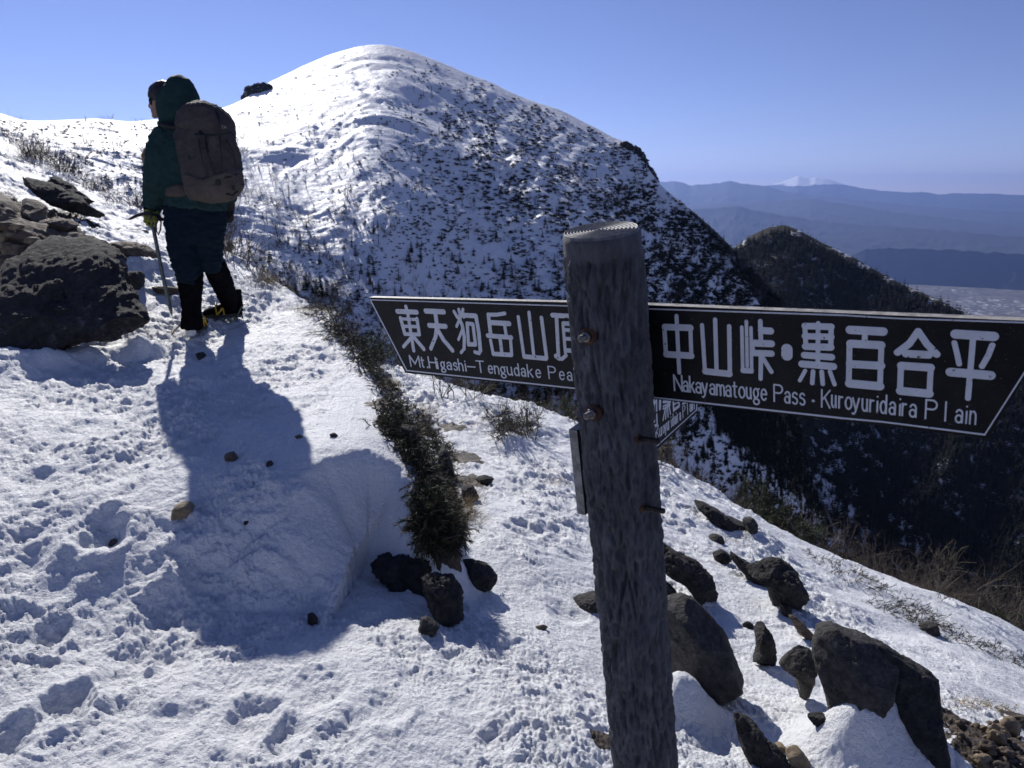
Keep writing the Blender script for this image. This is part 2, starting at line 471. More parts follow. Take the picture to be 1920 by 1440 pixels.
def hits(px, py):
    """vectorised ray/ground hits (base surface), NaN where the ray misses"""
    d = ray(px, py)
    ts = np.concatenate([np.arange(.8, 8, .05), np.arange(8, 45, .3)])
    out = np.full((len(d), 3), np.nan); done = np.zeros(len(d), bool)
    prev = 0.7
    for t in ts:
        i = np.where(~done)[0]
        if not len(i): break
        p = CAM + t * d[i]
        b = p[:, 2] < base_height(p[:, 0], p[:, 1])
        out[i[b]] = p[b]; done[i[b]] = True
    g = ~np.isnan(out[:, 0])
    out[g, 2] = ground(out[g, 0], out[g, 1], False)
    return out

def polar_mesh(name, azs, rs, f, m):
    A, Rr = np.meshgrid(azs, rs, indexing='ij')
    X = np.sin(A) * Rr; Y = np.cos(A) * Rr
    Z = f(X, Y)
    v = np.stack([X, Y, Z], -1).reshape(-1, 3)
    na, nr = A.shape
    idx = np.arange(na * nr).reshape(na, nr)
    q = np.stack([idx[:-1, :-1], idx[:-1, 1:], idx[1:, 1:], idx[1:, :-1]], -1).reshape(-1, 4)
    q = q[:, ::-1]
    return mesh_np(name, v, q, [m])

az_n = np.radians(np.concatenate([np.linspace(-100, -41, 60)[:-1], np.linspace(-41, 41, 900), np.linspace(41, 100, 60)[1:]]))
r_n = np.concatenate([np.linspace(.15, 1.2, 20)[:-1], np.exp(np.linspace(math.log(1.2), math.log(12), 760))[:-1], np.exp(np.linspace(math.log(12), math.log(60), 70))])
def patch(px, py, rad):
    p = _hit_base(px, py); return (p[0], p[1], rad) if p is not None else (99, 99, rad)
SOIL = [patch(862, 862, .17), patch(880, 900, .13), patch(850, 800, .1), patch(1880, 1400, .22), patch(1960, 1370, .2), patch(1830, 1370, .1), patch(1850, 1440, .12), patch(30, 440, .5), patch(60, 395, .5), patch(1140, 1390, .05),
        patch(745, 800, .11), patch(778, 850, .10), patch(802, 895, .09), patch(820, 935, .09), patch(832, 980, .08), patch(720, 760, .10), patch(720, 720, .16), patch(690, 660, .22)]
def soil_amount(x, y):
    r = np.hypot(x, y); cr = np.interp(np.arctan2(x, y), _caz, _cr)
    d, w = edge_dist(x, y)
    n = fbm(x * 2.2, y * 2.2, x * 0 + 3, 4, .6)
    a = smooth(.1, 1.6, r - cr + .45 * n) * smooth(-.2, .3, d)
    a = np.maximum(a, smooth(.3, 1.2, d / w + .3 * n) * smooth(8.6, 9.6, r))
    for (sx, sy, sr) in SOIL:
        a = np.maximum(a, smooth(1.25, .7, np.hypot(x - sx, y - sy) / sr + .5 * fbm(x * 9, y * 9, x * 0 + 7, 3, .6)))
    return a
_gm = polar_mesh('snow_ground', az_n, r_n, ground, M_snow)
_co = np.empty(len(_gm.vertices) * 3, np.float32); _gm.vertices.foreach_get('co', _co); _co = _co.reshape(-1, 3).astype(float)
_at = _gm.attributes.new('soil', 'FLOAT', 'POINT'); _at.data.foreach_set('value', soil_amount(_co[:, 0], _co[:, 1]).astype(np.float32))
go = link('snow_ground', _gm)
tag(go, kind='structure')

# ------------------------------------------------------------------ far terrain (crest line + rows towards the viewer)
def cat_interp(xs, vals, x):
    return np.interp(x, xs, vals)

class Slope:
    """surface given by a crest line and rows below it; every column runs from far to near"""
    def __init__(s, crest, stations, azr, na, nk, back, amp, nscale, crest_noise):
        c = np.array(crest, float); d = ray(c[:, 0], c[:, 1])
        s.caz = np.arctan2(d[:, 0], d[:, 1]); s.ce = d[:, 2] / np.hypot(d[:, 0], d[:, 1])
        s.st = []
        for px, r0, rows in stations:
            py0 = np.interp(px, c[:, 0], c[:, 1])
            ps = [(py0, r0)] + rows
            dd = ray(np.full(len(ps), px), np.array([p[0] for p in ps]))
            ee = dd[:, 2] / np.hypot(dd[:, 0], dd[:, 1]); rr = [float(r0)]
            for k in range(1, len(ps)):                       # rows are given by their slope
                rr.append(max((ps[k][1] * rr[-1] - ee[k - 1] * rr[-1]) / (ps[k][1] - ee[k]), 20.0))
            ps = [(p[0], q) for p, q in zip(ps, rr)]
            s.st.append((math.atan2(dd[0, 0], dd[0, 1]), dd[:, 2] / np.hypot(dd[:, 0], dd[:, 1]), np.array([p[1] for p in ps], float)))
        saz = np.array([t[0] for t in s.st]); E = np.array([t[1] for t in s.st]); R = np.array([t[2] for t in s.st])
        azs = np.radians(np.linspace(azr[0], azr[1], na))
        # smooth interpolation of station rows over azimuth
        def sm(v):
            y = np.interp(azs, saz, v); k = max(3, na // 40); ker = np.hanning(2 * k + 1); ker /= ker.sum()
            return np.convolve(np.pad(y, k, mode='edge'), ker, 'valid')
        Em = np.stack([sm(E[:, j]) for j in range(E.shape[1])], 1); Rm = np.stack([sm(R[:, j]) for j in range(R.shape[1])], 1)
        e0 = np.interp(azs, s.caz, s.ce); kk = max(2, na // 110); kr = np.hanning(2 * kk + 1); kr /= kr.sum()
        Em[:, 0] = np.convolve(np.pad(e0, kk, mode='edge'), kr, 'valid')
        K = E.shape[1]
        tk = np.linspace(0, 1, nk) ** 1.0 * (K - 1)
        j = np.clip(tk.astype(int), 0, K - 2); f = tk - j
        # catmull-rom on rows
        def cr(V):
            Vp = np.concatenate([2 * V[:, :1] - V[:, 1:2], V, 2 * V[:, -1:] - V[:, -2:-1]], 1)
            a, b, c_, d_ = Vp[:, j], Vp[:, j + 1], Vp[:, j + 2], Vp[:, j + 3]
            return .5 * (2 * b + (c_ - a) * f + (2 * a - 5 * b + 4 * c_ - d_) * f ** 2 + (3 * b - a - 3 * c_ + d_) * f ** 3)
        H = Em * Rm
        Hk, Rk = cr(H), cr(Rm)
        # back side
        nb = 14
        tb = np.linspace(1, 0, nb, endpoint=False)[:, None].T
        Rb = Rk[:, :1] * (1 + back * tb); Hb = Hk[:, :1] - .55 * back * Rk[:, :1] * tb ** 1.3
        Rk = np.concatenate([Rb, Rk], 1); Hk = np.concatenate([Hb, Hk], 1)
        s.nb = nb
        A = np.repeat(azs[:, None], Rk.shape[1], 1)
        X = np.sin(A) * Rk; Y = np.cos(A) * Rk; Z = Hk + 1.55
        Z = Z + s.disp(X, Y, Rk, amp, nscale, crest_noise, nb)
        s.X, s.Y, s.Z = X, Y, Z
    def disp(s, X, Y, R, amp, ns, cn, nb):
        k = np.arange(X.shape[1]); fade = np.clip((k - nb) / (X.shape[1] * .06), cn, 1)[None]
        wx = X + ns * .5 * noise3(X / ns, Y / ns, X * 0 + 9); wy = Y + ns * .5 * noise3(X / ns, Y / ns, X * 0 + 12)
        n = fbm(wx / ns, wy / ns, X * 0, 6, .5)
        az = np.arctan2(wx, wy) + .15 * noise3(X / (ns * 3), Y / (ns * 3), X * 0 + 2)
        ribs = fbm(az * 22, R / (ns * 2.6), X * 0 + 4, 4, .5)
        gul = 1 - 2 * np.abs(noise3(az * 13 + 5, R / (ns * 5), X * 0 + 21)); right = smooth(-.13, .02, np.arctan2(X, Y)) if ns < 50 else 0.3
        sm = fbm(wx / 8.0, wy / 8.0, X * 0 + 15, 5, .6) if ns < 50 else 0
        return amp * fade * (n + .45 * ribs * np.clip((k - nb) / 120., 0, 1)[None] - .9 * gul * right * np.clip((k - nb) / 60., 0, 1)[None] + .33 * sm * (.25 + right))
    def mesh(s, name, m):
        na, nr = s.X.shape
        v = np.stack([s.X, s.Y, s.Z], -1).reshape(-1, 3)
        idx = np.arange(na * nr).reshape(na, nr)
        q = np.stack([idx[:-1, :-1], idx[:-1, 1:], idx[1:, 1:], idx[1:, :-1]], -1).reshape(-1, 4)
        o = link(name, mesh_np(name, v, q, [m])); tag(o, kind='structure'); return o
    def sample(s, n, rg, dens):
        """random surface points weighted by dens(px,py) and by picture area"""
        na, nr = s.X.shape; out = []; got = 0
        P = np.stack([s.X, s.Y, s.Z], -1)
        PX, PY = to_px(P)
        # cell picture areas
        a = np.abs((PX[1:, :-1] - PX[:-1, :-1]) * (PY[:-1, 1:] - PY[:-1, :-1]))
        a[:, :s.nb] = 0
        cx = (PX[1:, 1:] + PX[:-1, :-1]) / 2; cy = (PY[1:, 1:] + PY[:-1, :-1]) / 2
        a[:, :s.nb + 7] = 0
        w = a * dens(cx, cy); w[(cx < -150) | (cx > 2100) | (cy > 1500)] = 0
        w = w.ravel(); w /= w.sum()
        ids = rg.choice(len(w), n, p=w)
        i, j = np.divmod(ids, nr - 1)
        u = rg.random(n)[:, None]; v = rg.random(n)[:, None]
        p = P[i, j] * (1 - u) * (1 - v) + P[i + 1, j] * u * (1 - v) + P[i, j + 1] * (1 - u) * v + P[i + 1, j + 1] * u * v
        return p

crestM = [(-900,215),(-300,205),(0,212),(30,224),(60,227),(110,225),(180,222),(230,228),(290,226),(350,214),(420,202),(450,190),(500,157),(560,128),(620,102),(660,90),(690,84),(720,83),(760,92),(810,110),(870,135),
 (920,155),(980,183),(1050,206),(1100,232),(1150,258),(1180,268),(1205,292),(1222,325),(1240,350),(1290,388),(1340,432),(1400,492),(1450,545),(1476,575),(1480,640),(1482,740),(1492,820),(1520,900),(1560,990),(1620,1100),(1760,1300),(1900,1500),(2400,1900)]
MM = Slope(crestM, [
 (-900,220,[(260,.25),(330,.3),(480,.35),(800,.45)]),
 (-300,250,[(270,.25),(340,.3),(480,.35),(800,.45)]),
 (0,270,[(270,.25),(350,.3),(480,.38),(800,.5)]),
 (250,290,[(280,.25),(360,.33),(500,.42),(800,.5)]),
 (430,340,[(300,.3),(430,.38),(560,.48),(850,.55)]),
 (560,390,[(260,.36),(420,.42),(560,.52),(850,.55)]),
 (700,420,[(240,.38),(390,.43),(560,.62),(850,.6)]),
 (900,415,[(270,.36),(380,.43),(580,.60),(880,.55)]),
 (1100,395,[(330,.30),(430,.38),(620,.54),(900,.52)]),
 (1240,375,[(430,.25),(540,.30),(700,.38),(960,.5)]),
 (1400,350,[(550,.3),(640,.35),(800,.42),(1050,.5)]),
 (1470,342,[(620,.35),(720,.42),(860,.5),(1120,.55)]),
 (1530,325,[(970,.6),(1020,.6),(1080,.65),(1250,.7)]),
 (1760,280,[(1320,1.0),(1350,1.0),(1390,1.0),(1500,1.0)]),
 (2400,240,[(1920,1.6),(1950,1.6),(2000,1.6),(2100,1.6)])],
 (-62, 52), 760, 420, .5, 2.4, 34.0, .15)
mo = MM.mesh('snow_mountain', M_snow_far)
def wood_amount(px, py):
    # lower right of the mountain is wooded: everything right of this line
    line = np.interp(py, [380, 430, 520, 590, 640, 700, 760, 800, 850, 900, 960, 1040], [1290, 1330, 1400, 1440, 1420, 1380, 1345, 1350, 1410, 1470, 1540, 1600])
    a = smooth(-70, 60, px - line) * .55
    b = .16 * smooth(1180, 1300, px) * smooth(300, 420, py) * (1 - smooth(700, 760, py))
    c = .20 * smooth(470, 560, py) * smooth(760, 600, px) * smooth(420, 470, px)
    return np.maximum(np.maximum(a, b), c)
_P = np.stack([MM.X, MM.Y, MM.Z], -1).reshape(-1, 3); _px, _py = to_px(_P)
_wa = mo.data.attributes.new('wood', 'FLOAT', 'POINT'); _wa.data.foreach_set('value', wood_amount(_px, _py).astype(np.float32))

M_forest_floor = mat('forest_floor', (0.02, 0.022, 0.016), (0.75, 0.78, 0.82), 0.06, 0.9, 0.5, 0.3, dist=1, lo=.53, hi=.6)
crestB = [(900,900),(1100,680),(1250,560),(1330,490),(1380,462),(1410,440),(1440,426),(1470,421),(1500,432),(1540,455),(1600,483),(1640,505),(1700,537),(1760,562),(1810,590),(1920,655),(2100,760),(2600,900)]
BB = Slope(crestB, [
 (900,800,[(920,.6),(1000,.6),(1200,.6),(1500,.6)]),
 (1250,900,[(640,.5),(780,.55),(1000,.6),(1400,.65)]),
 (1460,950,[(560,.45),(760,.55),(1000,.6),(1400,.65)]),
 (1700,880,[(640,.5),(800,.6),(1030,.65),(1400,.7)]),
 (1920,800,[(740,.6),(880,.65),(1080,.7),(1400,.75)]),
 (2300,700,[(900,.7),(1000,.75),(1150,.8),(1450,.85)]),
 (2700,650,[(1000,.8),(1080,.85),(1200,.9),(1500,.95)])],
 (-2, 55), 420, 300, .4, 7.0, 90.0, .1)
BB.mesh('forested_hill', M_forest_floor)

# ------------------------------------------------------------------ distant ranges and valley floor
def range_mesh(name, pts, r0, m, foot_h, depth, nz, seed, azr=(-8, 50), na=700):
    c = np.array(pts, float); d = ray(c[:, 0], c[:, 1])
    caz = np.arctan2(d[:, 0], d[:, 1]); ce = d[:, 2] / np.hypot(d[:, 0], d[:, 1])
    azs = np.radians(np.linspace(azr[0], azr[1], na))
    e = np.interp(azs, caz, ce)
    en = nz / r0 * (fbm(azs * 60, azs * 0 + seed, azs * 0, 5, .55))
    nk = 46
    t = np.concatenate([np.linspace(-.5, 0, 8, endpoint=False), np.linspace(0, 1, nk)])
    H0 = e * r0
    R = r0 * (1 - depth * t)[None] + 0 * H0[:, None]
    tt = np.abs(t)[None]
    prof = 1 - tt ** .85
    H = foot_h + (H0[:, None] - foot_h) * prof + (en * r0)[:, None] * np.exp(-tt * 22)
    A = np.repeat(azs[:, None], len(t), 1)
    X = np.sin(A) * R; Y = np.cos(A) * R
    s = r0 * .02
    rid = fbm(X / s, Y / s * .7, X * 0 + seed, 5, .55, True)
    H = H + (rid - .6) * (H0[:, None] - foot_h) * .03 * np.clip(tt * 5, 0.02, 1) * np.clip((1 - tt) * 4, 0, 1)
    v = np.stack([X, Y, H + 1.55], -1).reshape(-1, 3)
    n1, n2 = A.shape; idx = np.arange(n1 * n2).reshape(n1, n2)
    q = np.stack([idx[:-1, :-1], idx[:-1, 1:], idx[1:, 1:], idx[1:, :-1]], -1).reshape(-1, 4)
    o = link(name, mesh_np(name, v, q, [m])); tag(o, kind='structure'); return o

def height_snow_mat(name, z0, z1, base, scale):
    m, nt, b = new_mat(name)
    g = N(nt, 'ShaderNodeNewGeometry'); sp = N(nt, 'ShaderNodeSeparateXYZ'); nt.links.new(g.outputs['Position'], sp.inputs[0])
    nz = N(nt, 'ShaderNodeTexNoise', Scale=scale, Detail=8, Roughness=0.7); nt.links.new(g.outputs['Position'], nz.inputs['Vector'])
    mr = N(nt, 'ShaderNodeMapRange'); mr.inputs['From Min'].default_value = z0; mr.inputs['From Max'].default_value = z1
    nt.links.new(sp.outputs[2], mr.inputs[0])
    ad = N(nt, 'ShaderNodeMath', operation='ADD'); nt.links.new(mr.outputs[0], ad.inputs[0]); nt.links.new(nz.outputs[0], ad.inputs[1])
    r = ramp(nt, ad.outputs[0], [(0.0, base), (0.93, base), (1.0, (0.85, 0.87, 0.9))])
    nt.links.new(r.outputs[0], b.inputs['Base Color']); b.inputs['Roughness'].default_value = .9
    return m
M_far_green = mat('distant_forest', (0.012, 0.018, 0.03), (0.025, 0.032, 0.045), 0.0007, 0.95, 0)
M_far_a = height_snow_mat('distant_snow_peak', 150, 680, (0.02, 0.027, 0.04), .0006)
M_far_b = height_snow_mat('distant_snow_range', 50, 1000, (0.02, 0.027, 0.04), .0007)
RSC=1
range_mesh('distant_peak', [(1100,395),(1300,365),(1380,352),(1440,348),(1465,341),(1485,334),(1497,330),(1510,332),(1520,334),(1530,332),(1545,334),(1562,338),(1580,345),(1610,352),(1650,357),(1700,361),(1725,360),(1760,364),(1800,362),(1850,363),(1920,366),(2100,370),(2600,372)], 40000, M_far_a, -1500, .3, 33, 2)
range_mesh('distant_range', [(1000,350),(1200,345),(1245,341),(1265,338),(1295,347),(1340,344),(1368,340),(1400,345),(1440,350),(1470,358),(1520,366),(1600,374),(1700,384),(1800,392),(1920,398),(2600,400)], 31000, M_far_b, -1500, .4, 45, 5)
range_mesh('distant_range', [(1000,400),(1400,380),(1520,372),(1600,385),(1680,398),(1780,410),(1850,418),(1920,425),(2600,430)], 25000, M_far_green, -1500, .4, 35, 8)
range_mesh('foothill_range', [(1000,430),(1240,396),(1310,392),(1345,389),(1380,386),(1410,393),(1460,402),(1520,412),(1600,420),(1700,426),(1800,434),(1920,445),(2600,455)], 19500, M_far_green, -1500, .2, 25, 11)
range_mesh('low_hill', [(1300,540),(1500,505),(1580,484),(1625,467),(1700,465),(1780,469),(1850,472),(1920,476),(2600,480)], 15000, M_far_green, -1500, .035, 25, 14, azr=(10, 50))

def valley_mat():
    m, nt, b = new_mat('valley_floor')
    g = N(nt, 'ShaderNodeNewGeometry')
    mp = N(nt, 'ShaderNodeMapping'); mp.inputs['Scale'].default_value = (.001, .001, .001); nt.links.new(g.outputs['Position'], mp.inputs[0])
    v = N(nt, 'ShaderNodeTexVoronoi', Scale=9); nt.links.new(mp.outputs[0], v.inputs['Vector'])
    r = ramp(nt, v.outputs['Color'], [(0.0, (0.04, 0.04, 0.04)), (0.45, (0.09, 0.08, 0.075)), (0.75, (0.16, 0.145, 0.13)), (1.0, (0.04, 0.045, 0.045))])
    v2 = N(nt, 'ShaderNodeTexVoronoi', Scale=20); nt.links.new(mp.outputs[0], v2.inputs['Vector'])
    r2 = ramp(nt, v2.outputs['Color'], [(0.74, (0, 0, 0)), (0.84, (1, 1, 1))])
    nz = N(nt, 'ShaderNodeTexNoise', Scale=.9, Detail=3); nt.links.new(mp.outputs[0], nz.inputs['Vector'])
    r3 = ramp(nt, nz.outputs[0], [(0.42, (0, 0, 0)), (0.58, (1, 1, 1))])
    mu = N(nt, 'ShaderNodeMath', operation='MULTIPLY'); nt.links.new(r2.outputs[0], mu.inputs[0]); nt.links.new(r3.outputs[0], mu.inputs[1])
    mx = N(nt, 'ShaderNodeMix', data_type='RGBA'); nt.links.new(mu.outputs[0], mx.inputs['Factor'])
    nt.links.new(r.outputs[0], mx.inputs['A']); mx.inputs['B'].default_value = (0.75, 0.75, 0.75, 1)
    nt.links.new(mx.outputs['Result'], b.inputs['Base Color']); b.inputs['Roughness'].default_value = .9
    return m
azv = np.radians(np.linspace(-20, 75, 60)); rv = np.exp(np.linspace(math.log(1200), math.log(75000), 60))
tag(link('valley_floor', polar_mesh('valley_floor', azv, rv, lambda X, Y: -1498.0 - 400 * smooth(15000, 1200, np.hypot(X, Y)) * 0 + 0 * X, valley_mat())), kind='structure')
HAZE = 1
if HAZE:
    mh = bpy.data.materials.new('haze'); mh.use_nodes = True; nt = mh.node_tree; nt.nodes.clear()
    pv = nt.nodes.new('ShaderNodeVolumePrincipled'); pv.inputs['Color'].default_value = (0.32, 0.48, 1.0, 1); pv.inputs['Density'].default_value = 2.8e-5
    pv.inputs['Anisotropy'].default_value = 0.5
    on = nt.nodes.new('ShaderNodeOutputMaterial'); nt.links.new(pv.outputs[0], on.inputs['Volume'])
    hm = mesh_np('haze', box_verts((12000, 23000, -250), (50000, 0, 0), (0, 23100, 0), (0, 0, 1290)), np.array(BOXQ), [mh], None, False)
    tag(link('haze', hm), 'thin blue haze hanging over the valley and ranges', 'haze', kind='stuff')
# ------------------------------------------------------------------ signpost
def unit(v): v = np.asarray(v, float); return v / np.linalg.norm(v)
_dl = math.radians(15.4) - PITCH
def tip(v): v = np.asarray(v, float); return np.array((v[0], v[1] * math.cos(_dl) - v[2] * math.sin(_dl), v[1] * math.sin(_dl) + v[2] * math.cos(_dl)))
POST_UP = unit(tip((-.119, -.041, .99)))
_tp = at_y(1127, 431, 1.0); _tp = CAM + (_tp - CAM) * (1.135 / ((_tp - CAM) @ Fv))
POST_TOP = _tp
BD = unit(tip((1.187, -1.003, .123))); BD = unit(BD - (BD @ POST_UP) * POST_UP)
BN = unit(np.cross(BD, POST_UP))                       # towards the viewer
B2 = unit(tip((.74, 1.074, .133))); B2 = unit(B2 - (B2 @ POST_UP) * POST_UP)
N2 = unit(np.cross(B2, POST_UP))                       # faces right
PR = .061

M_post, nt, b = new_mat('weathered_post')
tc = N(nt, 'ShaderNodeTexCoord'); mp = N(nt, 'ShaderNodeMapping'); mp.inputs['Scale'].default_value = (1, 1, .35); nt.links.new(tc.outputs['Object'], mp.inputs[0])
nz = N(nt, 'ShaderNodeTexNoise', Scale=34, Detail=8, Roughness=.7); nt.links.new(mp.outputs[0], nz.inputs['Vector'])
r = ramp(nt, nz.outputs[0], [(0.3, (0.05, 0.05, 0.056)), (0.5, (0.1, 0.102, 0.115)), (0.72, (0.175, 0.178, 0.195))])
# rust weeping below the bolts (stains with a shape of their own)
nt.links.new(r.outputs[0], b.inputs['Base Color']); b.inputs['Roughness'].default_value = .75
n2 = N(nt, 'ShaderNodeTexNoise', Scale=60, Detail=8, Roughness=.7); nt.links.new(mp.outputs[0], n2.inputs['Vector'])
n3 = N(nt, 'ShaderNodeTexNoise', Scale=400, Detail=3); nt.links.new(mp.outputs[0], n3.inputs['Vector'])
bp = N(nt, 'ShaderNodeBump', Strength=1.0, Distance=.012); bp2 = N(nt, 'ShaderNodeBump', Strength=.5, Distance=.001)
nt.links.new(n2.outputs[0], bp.inputs['Height']); nt.links.new(n3.outputs[0], bp2.inputs['Height'])
nt.links.new(bp.outputs[0], bp2.inputs['Normal']); nt.links.new(bp2.outputs[0], b.inputs['Normal'])
M_posttop, nt, b = new_mat('post_end_grain')
tc = N(nt, 'ShaderNodeTexCoord'); wv = N(nt, 'ShaderNodeTexNoise', Scale=120, Detail=4); nt.links.new(tc.outputs['Object'], wv.inputs['Vector'])
r = ramp(nt, wv.outputs[0], [(0.3, (0.09, 0.09, 0.09)), (0.7, (0.24, 0.235, 0.235))]); nt.links.new(r.outputs[0], b.inputs['Base Color']); b.inputs['Roughness'].default_value = .55
bp = N(nt, 'ShaderNodeBump', Strength=.4, Distance=.001); nt.links.new(wv.outputs[0], bp.inputs['Height']); nt.links.new(bp.outputs[0], b.inputs['Normal'])
M_board = mat('black_sign_board', (0.007, 0.007, 0.008), (0.02, 0.02, 0.02), 22, 0.5, 0.12, 220, dist=0.001, lo=.4, hi=.75, spec=.25)
# worn: hairline scratches
_nt = M_board.node_tree; _b = _nt.nodes['Principled BSDF']; _tc = _nt.nodes.new('ShaderNodeTexCoord')
_prev = _b.inputs['Base Color'].links[0].from_socket
for _rot, _sc in ((0.5, (6, 260, 260)), (1.6, (5, 300, 300)), (-0.4, (9, 340, 340))):
    _mp = _nt.nodes.new('ShaderNodeMapping'); _mp.inputs['Rotation'].default_value = (0.1, _rot * .6, _rot); _mp.inputs['Scale'].default_value = _sc; _nt.links.new(_tc.outputs['Object'], _mp.inputs[0])
    _nz = N(_nt, 'ShaderNodeTexNoise', Scale=1.0, Detail=2); _nt.links.new(_mp.outputs[0], _nz.inputs['Vector'])
    _r = ramp(_nt, _nz.outputs[0], [(0.72, (0, 0, 0)), (0.76, (1, 1, 1))])
    _mx = N(_nt, 'ShaderNodeMix', data_type='RGBA'); _nt.links.new(_r.outputs[0], _mx.inputs['Factor']); _nt.links.new(_prev, _mx.inputs['A']); _mx.inputs['B'].default_value = (.09, .09, .09, 1)
    _prev = _mx.outputs['Result']
_nt.links.new(_prev, _b.inputs['Base Color'])
M_edge = mat('board_edge', (0.16, 0.15, 0.135), (0.42, 0.4, 0.37), 60, 0.6, 0.6, 160, dist=0.002)
M_paint = mat('white_sign_paint', (0.70, 0.72, 0.76), (0.80, 0.82, 0.86), 40, 0.55, 0.1, 200, dist=0.0005)
_nt = M_paint.node_tree; _b = _nt.nodes['Principled BSDF']; _prev = _b.inputs['Base Color'].links[0].from_socket; _tc = _nt.nodes.new('ShaderNodeTexCoord')
_n = N(_nt, 'ShaderNodeTexNoise', Scale=150, Detail=4, Roughness=.6); _nt.links.new(_tc.outputs['Object'], _n.inputs['Vector']); _r = ramp(_nt, _n.outputs[0], [(.66, (0, 0, 0)), (.69, (1, 1, 1))])
_mx = N(_nt, 'ShaderNodeMix', data_type='RGBA'); _nt.links.new(_r.outputs[0], _mx.inputs['Factor']); _nt.links.new(_prev, _mx.inputs['A']); _mx.inputs['B'].default_value = (.03, .03, .03, 1); _nt.links.new(_mx.outputs['Result'], _b.inputs['Base Color'])   # chipped paint
M_steel = mat('bolt_steel', (0.16, 0.15, 0.14), (0.34, 0.32, 0.3), 90, 0.5, 0.3, 200, metal=1, dist=0.0006)
M_rust = mat('rust', (0.03, 0.013, 0.008), (0.11, 0.045, 0.02), 120, 0.85, 0.6, 260, dist=0.001)
M_rod = mat('dark_rod', (0.02, 0.018, 0.018), (0.06, 0.05, 0.045), 90, 0.5, 0.5, 260, metal=.5, dist=0.0008)

sp_base = POST_TOP - POST_UP * ((POST_TOP[2] - (base_height(POST_TOP[0] + .17, POST_TOP[1] + .06))) / POST_UP[2])
signpost = empty('signpost', sp_base, 'round dark grey trail signpost of imitation wood carrying black direction boards, standing in the snow', 'signpost')
def sp_link(name, me, parent=signpost): return link(name, me, parent)
SO = sp_base                                            # meshes hold coordinates relative to the base

def build_post():
    nA, nZ = 220, 620
    L = float((POST_TOP - sp_base) @ POST_UP) + .5
    a = np.linspace(0, 2 * math.pi, nA, endpoint=False); z = np.linspace(-L, -.0035, nZ)
    A, Z = np.meshgrid(a, z)
    cx, cy = np.cos(A) * 3.2, np.sin(A) * 3.2
    # bark: long furrows and scooped dents
    f = fbm(cx * 1.2 + .5 * np.sin(Z * 9), cy * 1.2, Z * 7, 4, .6)
    g = 1 - 2 * np.abs(noise3(cx * 2.2, cy * 2.2, Z * 11 + .8 * noise3(cx * 3, cy * 3, Z * 20)))
    h = np.minimum(noise3(cx * 1.9, cy * 1.9, Z * 24 + noise3(cx, cy, Z * 9)), .08); h2 = np.minimum(noise3(cx * 4.2, cy * 4.2, Z * 60), .1)
    collar = smooth(-.030, -.040, Z)
    R = PR + collar * (.0018 * f + .0022 * g + .0130 * h + .0075 * h2 - .0014)
    R = R - (1 - collar) * .001 - .002 * smooth(-.008, -.0035, Z)
    ax = unit(np.cross(POST_UP, (0, 1, 0))); ay = np.cross(POST_UP, ax)
    tv = CAM - POST_TOP; tv = unit(tv - (tv @ POST_UP) * POST_UP); tx, ty = tv @ ax, tv @ ay; TK = -.085
    Z = Z + TK * R * (np.cos(A) * tx + np.sin(A) * ty) * smooth(-.35, 0, Z)          # the top is sawn slightly aslant
    P = (R * np.cos(A))[..., None] * ax + (R * np.sin(A))[..., None] * ay + Z[..., None] * POST_UP + (POST_TOP - SO)
    v = P.reshape(-1, 3); idx = np.arange(nA * nZ).reshape(nZ, nA); nx = np.roll(idx, -1, 1)
    q = np.stack([idx[:-1], nx[:-1], nx[1:], idx[1:]], -1).reshape(-1, 4)
    sp_link('post', mesh_np('post', v, q, [M_post]))
    # sawn top with turned rings
    nr = 150; rr = np.linspace(.0005, PR - .0048, nr)
    A, Rr = np.meshgrid(np.linspace(0, 2 * math.pi, 160, endpoint=False), rr)
    off = .006 * (1 - Rr / PR)
    zz = .0017 * np.sin(Rr / .0054 * 2 * math.pi + .5 * np.sin(A * 2)) - .001 * (Rr / PR) ** 8 - .0003 + TK * (Rr * np.cos(A) * tx + Rr * np.sin(A) * ty)
    P = (Rr * np.cos(A) + off)[..., None] * ax + (Rr * np.sin(A))[..., None] * ay + zz[..., None] * POST_UP + (POST_TOP - SO)
    v = P.reshape(-1, 3); idx = np.arange(160 * nr).reshape(nr, 160); nx = np.roll(idx, -1, 1)
    q = np.stack([idx[:-1], idx[1:], nx[1:], nx[:-1]], -1).reshape(-1, 4)[:, ::-1]
    # bevel ring down to the side wall
    e = (np.cos(A[0]) * (PR - .003))[:, None] * ax + (np.sin(A[0]) * (PR - .003))[:, None] * ay + (-.0034 + TK * PR * (np.cos(A[0]) * tx + np.sin(A[0]) * ty))[:, None] * POST_UP + (POST_TOP - SO)
    v = np.concatenate([v, e]); last = idx[-1]; ei = np.arange(160) + 160 * nr
    q2 = np.stack([last, ei, np.roll(ei, -1), np.roll(last, -1)], -1)[:, ::-1]
    tp = sp_link('sawn_top', mesh_np('sawn_top', v, np.concatenate([q, q2]), [M_posttop]))
build_post()

# ---- boards
P1 = POST_TOP - BN * .0615                              # front plane of the two long boards
P2 = POST_TOP - N2 * .070                               # front plane of the lower board
def pl(px, py, board=1):
    return on_plane(np.asarray(px, float), np.asarray(py, float), P1 if board == 1 else P2, BN if board == 1 else N2)

